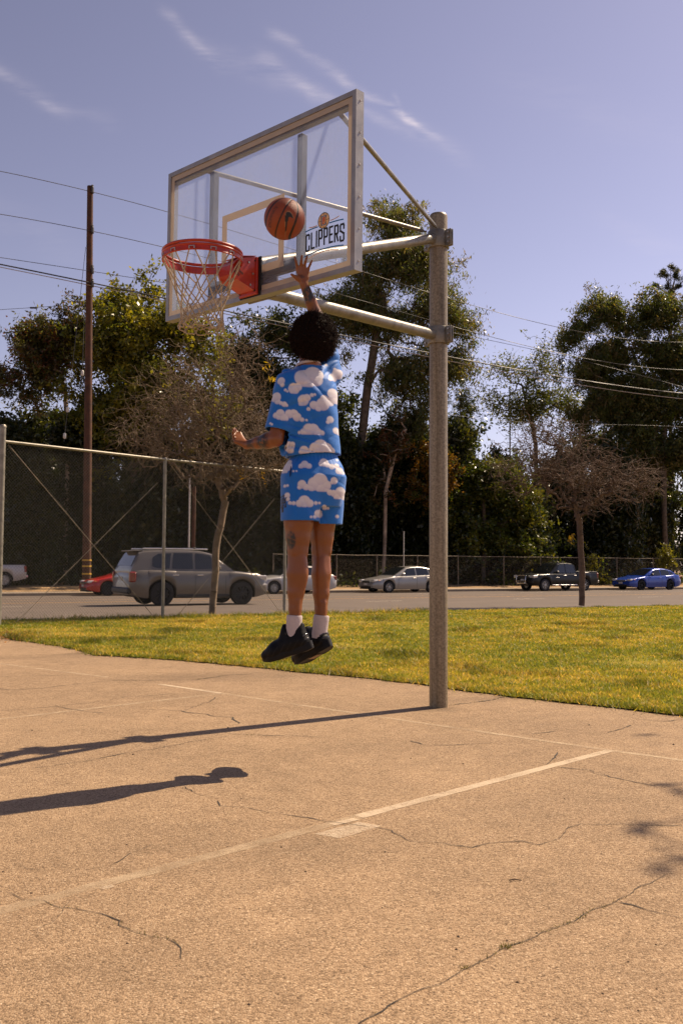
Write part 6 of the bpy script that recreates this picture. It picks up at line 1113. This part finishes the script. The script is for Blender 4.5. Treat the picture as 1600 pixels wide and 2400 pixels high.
# clothes -------------------------------------------------------------------------
zpx = lambda y: W(730, y, 5.385)[2]
def loft(levels):
    levels = sorted(levels, key=lambda l: l[0])
    zs_ = np.array([zpx(l[0]) for l in levels])[::-1]; cxs = np.array([W(l[1], l[0], 5.5)[0] for l in levels])[::-1]; a_ = np.array([l[2] for l in levels])[::-1]; b_ = np.array([l[3] for l in levels])[::-1]; yo = np.array([l[4] if len(l) > 4 else 0 for l in levels])[::-1]
    def d(X, Y, Z):
        cx = np.interp(Z, zs_, cxs); cy = 5.5 + np.interp(Z, zs_, yo); a = np.interp(Z, zs_, a_); b = np.interp(Z, zs_, b_); u = (X - cx) * RT[0] + (Y - cy) * RT[1]; v = (X - cx) * FD[0] + (Y - cy) * FD[1]; rho = ((np.abs(u) / a) ** 2.3 + (np.abs(v) / b) ** 2.3) ** (1 / 2.3); return (rho - 1) * np.minimum(a, b)
    return d
def wr_(X, Y, Z, kx, kz, ph, amp):
    w = X * kx + Z * kz + ph + 1.3 * np.sin(Z * 14 + X * 9 + ph) + .8 * np.sin(Y * 17 + Z * 6 + 2 * ph); return amp * (.45 * np.sin(w) + .75 * (1 - 2 * np.abs(np.sin(w * .5 + .6)) ** .7)) * (.45 + .55 * np.sin(X * 13 + Z * 8 + ph * 2.7))
# shirt
sh = Field(np.array([-.47, 5.16, zpx(1085)]), np.array([.04, 5.84, zpx(785)]), .0044)
td = loft([(1130, 732, .150, .125), (1066, 733, .159, .128), (1040, 731, .163, .132), (1000, 728, .158, .130), (950, 727, .158, .130), (915, 727, .160, .126), (900, 727, .156, .118), (884, 727, .138, .108), (872, 725, .112, .098), (863, 724, .090, .090), (854, 724, .078, .084), (845, 724, .070, .078)])
zh = zpx(1064)
sh.fn(lambda X, Y, Z: np.maximum(td(X, Y, Z), Z - zpx(852)), np.array([-.46, 5.2, zpx(1120)]), np.array([.03, 5.82, zpx(845)]), 0)
sh.cone(J['ls'] + RT * .06 - UZ * .012, J['rs'] - RT * .045 + UZ * .0, .058, .060, .05)
LSX = J['ls'] + (J['le'] - J['ls']) * .86; RSX = J['rs'] + (J['re'] - J['rs']) * .52
sh.cone(J['ls'] + RT * .006, J['ls'] + (J['le'] - J['ls']) * 1.15, .076, .074, .045); sh.cone(J['rs'] - RT * .005, J['rs'] + (J['re'] - J['rs']) * .8, .071, .064, .05)
sl, X, Y, Z = sh.win(sh.lo, sh.lo + sh.h * sh.n, 0)
low = np.clip((zpx(985) - Z) / .10, 0, 1); armL = np.exp(-(((X - LSX[0]) / .09) ** 2 + ((Z - LSX[2]) / .12) ** 2))
fold = wr_(X, Y, Z, 26, -44, .4, .014) * (.4 + .6 * np.clip((Z - zpx(1000)) / .2, 0, 1)) + wr_(X, Y, Z, 38, 30, 2.2, .009) + low * wr_(X, Y, Z, 16, 96, 1.0, .013) + armL * wr_(X, Y, Z, 60, 40, .2, .009) + wr_(X, Y, Z, 90, -20, 3.1, .0014) + np.exp(-(((X - J['rs'][0] + .02) / .08) ** 2 + ((Z - J['rs'][2]) / .1) ** 2)) * wr_(X, Y, Z, 70, -60, 1.1, .010)
O = sh.D[sl] + fold
S_ = np.maximum(O, -(O + .0095))
S_ = np.maximum(S_, zh + .012 * np.sin((X + .2) * 11) - Z)                                                                                   # hem
for end, frm in ((LSX, J['ls']), (RSX, J['rs'])):
    ax_ = end - frm; ax_ /= np.linalg.norm(ax_); tpl = (X - end[0]) * ax_[0] + (Y - end[1]) * ax_[1] + (Z - end[2]) * ax_[2]; rad = np.sqrt(np.maximum(0, (X - end[0]) ** 2 + (Y - end[1]) ** 2 + (Z - end[2]) ** 2 - tpl ** 2)); S_ = np.where(rad < .125, np.where(td(X, Y, Z) > .03, np.maximum(S_, tpl), S_), S_)
nkc = W(722, 846, 5.478); S_ = np.maximum(S_, -(np.sqrt((X - nkc[0]) ** 2 + (Y - nkc[1]) ** 2 + ((Z - nkc[2]) * .9) ** 2) - .060))
sh.D[sl] = S_; Vs, Fs = sh.mesh(); Vs = relax(Vs, Fs, 1, .4)
# shorts
so = Field(np.array([-.42, 5.15, zpx(1240)]), np.array([.08, 5.85, zpx(1045)]), .0044)
pd = loft([(1190, 735, .145, .118), (1150, 736, .178, .142), (1114, 737, .184, .150), (1088, 736, .164, .134), (1070, 736, .142, .114), (1055, 735, .134, .108), (1030, 735, .130, .106)])
so.fn(lambda X, Y, Z: np.maximum(pd(X, Y, Z), zpx(1184) - Z), np.array([-.41, 5.16, zpx(1195)]), np.array([.07, 5.84, zpx(1030)]), 0)
so.cone(W(706, 1125, 5.435), W(702, 1260, 5.415), .114, .108, .03); so.cone(W(763, 1125, 5.568), W(760, 1262, 5.575), .113, .097, .010)
sl, X, Y, Z = so.win(so.lo, so.lo + so.h * so.n, 0); th_ = np.arctan2((Y - 5.5), (X - J['pel'][0])); wst = np.clip((Z - zpx(1092)) / .06, 0, 1)
fold = wst * .0012 * np.sin(th_ * 34 + Z * 10) + (1 - wst) * (wr_(X, Y, Z, 30, 22, 1.5, .009) + wr_(X, Y, Z, 55, -8, .3, .008) + wr_(X, Y, Z, 14, 60, 2.6, .0025))
O = so.D[sl] + fold; S_ = np.maximum(O, -(O + .0095)); hem = np.where((X - W(748, 1222, 5.5)[0]) < 0, zpx(1221), zpx(1226)); S_ = np.maximum(S_, hem - Z); S_ = np.maximum(S_, Z - zpx(1052)); so.D[sl] = S_; Vo, Fo = so.mesh(); Vo = relax(Vo, Fo, 1, .4)
# cloud print: puffs given on the fabric in metres across the back (x) and height (z)
SC1 = [[(840, 1430, 75), (930, 1400, 80), (980, 1385, 45), (870, 1470, 60), (960, 1440, 55), (900, 1500, 25)], [(740, 1550, 45), (780, 1530, 32), (725, 1580, 20)], [(610, 1470, 32), (622, 1510, 18), (655, 1565, 12), (675, 1580, 9)], [(558, 1635, 42), (575, 1680, 24), (610, 1700, 16), (645, 1712, 22), (668, 1722, 12)],
       [(605, 1805, 34), (560, 1825, 24), (645, 1850, 34), (695, 1805, 34), (590, 1840, 24), (735, 1790, 26)], [(1175, 1335, 42), (1130, 1380, 34), (1105, 1412, 16), (1205, 1315, 25)], [(835, 1660, 44), (870, 1635, 30), (812, 1695, 22), (920, 1605, 16), (950, 1598, 11)],
       [(1030, 1690, 52), (1045, 1635, 34), (940, 1705, 34), (1100, 1655, 36), (1135, 1570, 48), (1155, 1620, 36), (885, 1748, 16), (985, 1735, 26), (1185, 1560, 20)], [(770, 1830, 34), (752, 1790, 22), (820, 1858, 18), (865, 1862, 10)], [(1105, 1838, 28), (1080, 1868, 15)], [(890, 1955, 48), (935, 1950, 44), (840, 1980, 30), (975, 1978, 34), (1020, 1985, 22), (795, 1988, 14)],
       [(1165, 1945, 28), (1195, 1960, 22)], [(690, 2130, 42), (722, 2105, 22), (700, 2165, 28)], [(1010, 2125, 58), (960, 2150, 52), (1065, 2145, 50), (1110, 2165, 34), (920, 2165, 26)], [(840, 2170, 38), (878, 2182, 18), (806, 2184, 16)], [(1150, 1290, 14), (1060, 1250, 12)], [(505, 1905, 10), (520, 1915, 10)]]
SC2 = [[(545, 285, 28), (513, 303, 20), (585, 303, 22), (500, 312, 10)], [(725, 262, 32), (758, 284, 20), (698, 278, 18), (800, 298, 22), (845, 290, 20), (872, 335, 30), (905, 348, 14)], [(690, 440, 56), (640, 470, 50), (742, 480, 40), (700, 500, 44), (522, 478, 32), (560, 503, 24), (498, 506, 16), (610, 506, 28), (745, 520, 22)],
       [(882, 535, 38), (850, 578, 28), (820, 552, 26), (782, 545, 22), (905, 580, 18)], [(545, 638, 44), (500, 657, 28), (592, 655, 30), (445, 655, 15), (420, 655, 10), (650, 650, 14), (683, 648, 10), (545, 672, 22)], [(378, 300, 40), (355, 345, 26), (395, 258, 22), (440, 352, 9), (470, 352, 7)], [(382, 580, 22), (388, 615, 16), (408, 652, 14)], [(672, 748, 28), (640, 780, 13), (608, 783, 10), (688, 722, 12)], [(730, 685, 18), (762, 688, 10)], [(850, 765, 14)], [(822, 432, 26), (800, 452, 14)], [(850, 225, 10), (358, 490, 12), (385, 487, 10)]]
def to_xz(px, py): p = W(px, py, 5.40); return p[0], p[2]
def clouds(V, sets, s, ox, oy, blue, seed):
    n = len(V); C = np.tile(np.array(blue), (n, 1)); C *= (1 + .05 * sn(V, 40, seed))[:, None]; k = 5.40 / F_PX; x, z = V[:, 0], V[:, 2]; front = (V[:, 0] - W(730, 950, 5.5)[0]) * FD[0] + (V[:, 1] - 5.5) * FD[1]
    xx = np.where(front > .03, -x - .31, x); zz = np.where(front > .03, z - .07, z)
    for grp in sets:
        P = np.array([(*to_xz(ox + a * s, oy + b * s), r * s * k * 1.27) for a, b, r in grp]); base = max(b + r * .45 for a, b, r in grp); zbase = to_xz(ox, oy + base * s)[1]; d = np.full(n, 9.0); which = np.zeros(n, int)
        for i, (cx, cz, r) in enumerate(P): di = np.hypot(xx - cx, zz - cz) - r; m = di < d; which[m] = i; d = np.minimum(d, di)
        ins = (d < 0) & (zz > zbase - .004)
        # soft lilac modelling printed inside each puff
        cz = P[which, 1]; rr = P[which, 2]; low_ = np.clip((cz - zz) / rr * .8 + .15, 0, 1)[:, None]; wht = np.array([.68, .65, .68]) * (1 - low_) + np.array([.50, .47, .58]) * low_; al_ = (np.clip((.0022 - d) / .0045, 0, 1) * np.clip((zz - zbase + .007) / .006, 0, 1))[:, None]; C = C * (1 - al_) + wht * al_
    return C
BLUE = (.006, .145, .52)
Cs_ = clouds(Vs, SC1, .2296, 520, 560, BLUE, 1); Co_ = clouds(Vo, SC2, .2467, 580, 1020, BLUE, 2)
# script printed on the left leg of the shorts, pocket slit, hem stitch
xw = lambda px, py, ox, oy, s: to_xz(ox + px * s, oy + py * s)
for (a, b) in [((318, 590), (352, 578)), ((345, 575), (352, 640)), ((322, 610), (330, 720)), ((335, 600), (340, 730)), ((322, 650), (360, 640)), ((350, 650), (356, 690)), ((365, 610), (368, 690)), ((318, 690), (345, 700)), ((328, 735), (342, 700)), ((358, 620), (372, 600))]:
    p0, p1 = np.array(xw(*a, 580, 1020, .2467)), np.array(xw(*b, 580, 1020, .2467)); dd = p1 - p0; Q = Vo[:, [0, 2]] - p0; t = np.clip((Q @ dd) / (dd @ dd), 0, 1); dist = np.linalg.norm(Q - t[:, None] * dd, axis=1); m = (dist < .0032) & (Vo[:, 1] < 5.47); Co_[m] = (.01, .012, .02)
M['jersey'] = attr_mat('printed_jersey', .55, .3, bump=.2, bscale=700, sheen=.15, var=.04, vscale=60)
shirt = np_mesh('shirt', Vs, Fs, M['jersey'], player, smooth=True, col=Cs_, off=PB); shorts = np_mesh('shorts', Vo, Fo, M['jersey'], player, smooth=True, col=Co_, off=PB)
M['rib'] = pmat('white_rib', (.5, .44, .43), .85, var=.06, scale=40); M['sock'] = pmat('sock_cotton', (.52, .45, .44), .95, var=.05, scale=60, bump=.25, bscale=300); M['pocket'] = pmat('pocket_shade', (.006, .03, .12), .9)
nc = W(722, 855, 5.478); P_ = []
for k in range(28): a = 2 * math.pi * k / 28; P_.append(nc + RT * .066 * math.cos(a) + FD * .064 * math.sin(a) + UZ * (-.012 * math.sin(a) + .004 * math.cos(a)))
P_ = np.array(P_); mb = MB(); mb.tube(P_, .0085, 8, closed=True); mb.build('collar', M['rib'], shirt, off=PB, smooth=60)
p0, p1 = W(682, 1092, 5.335), W(679, 1118, 5.325)
MB().tube(dens(p0, p1, 4), [.001, .004, .005, .004, .001], 6).build('pocket_slit', M['pocket'], shorts, off=PB)
# socks
for a_, (top, bot), rr in (('la', ((690, 1442), (687, 1500)), (.0435, .0455, .0440, .0435, .045)), ('ra', ((753.5, 1442), (747, 1496)), (.044, .046, .045, .045, .046))):
    Ya = J[a_][1]; t_, b_ = W(*top, Ya), W(*bot, Ya); mb = MB(); L_ = dens(t_, b_, 16); r_ = [float(np.interp(k / 16, [0, .1, .4, .7, 1], rr)) * (1 + .012 * math.sin(k * 2.4)) for k in range(17)]; r_[0] *= .97; mb.tube(L_, r_, 28); sk = mb.build('sock', M['sock'], player, off=PB, smooth=60)
    if a_ == 'la':
        c = W(675.5, 1484, Ya - .034); c2 = W(675.5, 1484, Ya); nrm = (c - c2) / np.linalg.norm(c - c2); nrm = np.array([-.62, -.78, 0]); ctr = W(682, 1484, Ya) + nrm * .0425; e1 = np.cross(nrm, UZ); MB().tube([ctr + e1 * .0065 * math.cos(a) + UZ * .0065 * math.sin(a) for a in np.linspace(0, 2 * math.pi, 14)[:-1]], .0016, 5, closed=True).tube([ctr - UZ * .003, ctr + UZ * .003], .0013, 5).build('sock_logo', M['trim'], sk, off=PB)
# sneakers
M['shoe'] = attr_mat('black_shoe', .55, .18, bump=.25, bscale=160, var=.25, vscale=50); M['sole'] = pmat('black_sole', (.007, .0065, .0065), .6, var=.2, spec=.25); M['sole_patch'] = pmat('sole_shank', (.20, .11, .05), .5); M['shiny'] = pmat('patent_panel', (.02, .02, .021), .16, coat=.6)
for s_, (he, ex, ey, ez) in SH.items():
    pt = lambda a, b, c: he + ex * a + ey * b + ez * c; lo = np.min([pt(a, b, c) for a in (-.03, .31) for b in (-.07, .07) for c in (-.02, .16)], 0); hi = np.max([pt(a, b, c) for a in (-.03, .31) for b in (-.07, .07) for c in (-.02, .16)], 0); u = Field(lo - .02, hi + .02, .0042)
    u.cone(pt(.032, 0, .048), pt(.085, 0, .050), .049, .050, .02); u.cone(pt(.085, 0, .046), pt(.19, .004, .040), .052, .052, .03, flat=(ez, 1.08)); u.cone(pt(.19, .004, .036), pt(.248, .0, .032), .052, .040, .03, flat=(ez, 1.15)); u.cone(pt(.035, 0, .06), pt(.036, 0, .112), .048, .043, .02); u.cone(pt(.06, 0, .065), pt(.090, 0, .112), .047, .042, .02); u.cone(pt(.09, 0, .066), pt(.17, 0, .054), .046, .040, .03); u.cone(pt(.135, 0, .08), pt(.100, 0, .158), .022, .014, .02, flat=(ey, .55)); u.cone(pt(.008, 0, .09), pt(-.006, 0, .138), .018, .009, .015, flat=(ey, .55))
    an = J[FEET[s_][2]]; u.cone(pt(.055, 0, .075), pt(.055, 0, .075) + (an - pt(.055, 0, .075)) * 1.2, .036, .040, 0, 'cut'); u.cone(pt(.02, 0, -.052), pt(.26, 0, -.052), .05, .05, 0, 'cut')
    Vx, Fx = u.mesh(); Vx = relax(Vx, Fx, 2, .5); loc = (Vx - he) @ np.stack([ex, ey, ez], 1); cc = np.tile(np.array([.0045, .0045, .005]), (len(Vx), 1)); rg = (np.sin(loc[:, 0] * 150 + loc[:, 2] * 170) > .86) & (loc[:, 2] < .06); cc[rg] = (.014, .013, .012)
    sho = np_mesh('shoe', Vx, Fx, M['shoe'], player, smooth=True, col=cc, off=PB)
    # sole: outlined, waisted slab that curls up at toe and heel
    out_ = []; nn_ = 40
    for k in range(nn_):
        a = 2 * math.pi * k / nn_; x = .128 - .158 * math.cos(a); wdt = np.interp(x, [-.03, .0, .04, .11, .19, .24, .286], [.034, .046, .050, .045, .058, .052, .028]); out_.append((x, wdt * (abs(math.sin(a)) ** .55) * (1 if math.sin(a) >= 0 else -1)))
    lift = lambda x: .020 * max(0, (x - .2) / .086) ** 2 + .008 * max(0, (.03 - x) / .06) ** 2 + .006 * max(0, 1 - abs(x - .12) / .04); Vq = []
    for (z, k_) in ((-.014, .93), (-.007, 1.0), (.014, 1.03), (.030, .98)): Vq += [pt(x, y * k_, z + lift(x)) for x, y in out_]
    Fq = [tuple(range(nn_))[::-1], tuple(range(3 * nn_, 4 * nn_))] + [(r * nn_ + k, r * nn_ + (k + 1) % nn_, (r + 1) * nn_ + (k + 1) % nn_, (r + 1) * nn_ + k) for r in range(3) for k in range(nn_)]
    sl_ = np_mesh('sole', Vq, Fq, M['sole'], sho, smooth=True, off=PB, sharp=50)
    np_mesh('shank_plate', [pt(x, y, -.0150 + lift(x) + .0) for x, y in ((.085, -.022), (.15, -.030), (.155, .0), (.15, .028), (.085, .020))], [(0, 1, 2, 3, 4)], M['sole_patch'], sl_, off=PB)
    for sg in (1, -1): mbp = MB(); mbp.tube([pt(.0, sg * .040, .07), pt(-.012, sg * .022, .076), pt(-.016, 0, .078)], [.004, .006, .006], 8); mbp.tube([pt(.01, sg * .043, .048), pt(-.010, sg * .026, .052), pt(-.016, 0, .054)], [.004, .006, .006], 8); mbp.build('heel_strap', M['shiny'], sho, off=PB, smooth=60)
    for k in range(5): x = .115 + k * .017; z = .088 - k * .0085; MB().tube([pt(x, -.028, z - .012), pt(x + .002, -.012, z), pt(x + .002, .012, z), pt(x, .028, z - .012)], .0032, 6).build('lace', M['dark'], sho, off=PB, smooth=60)
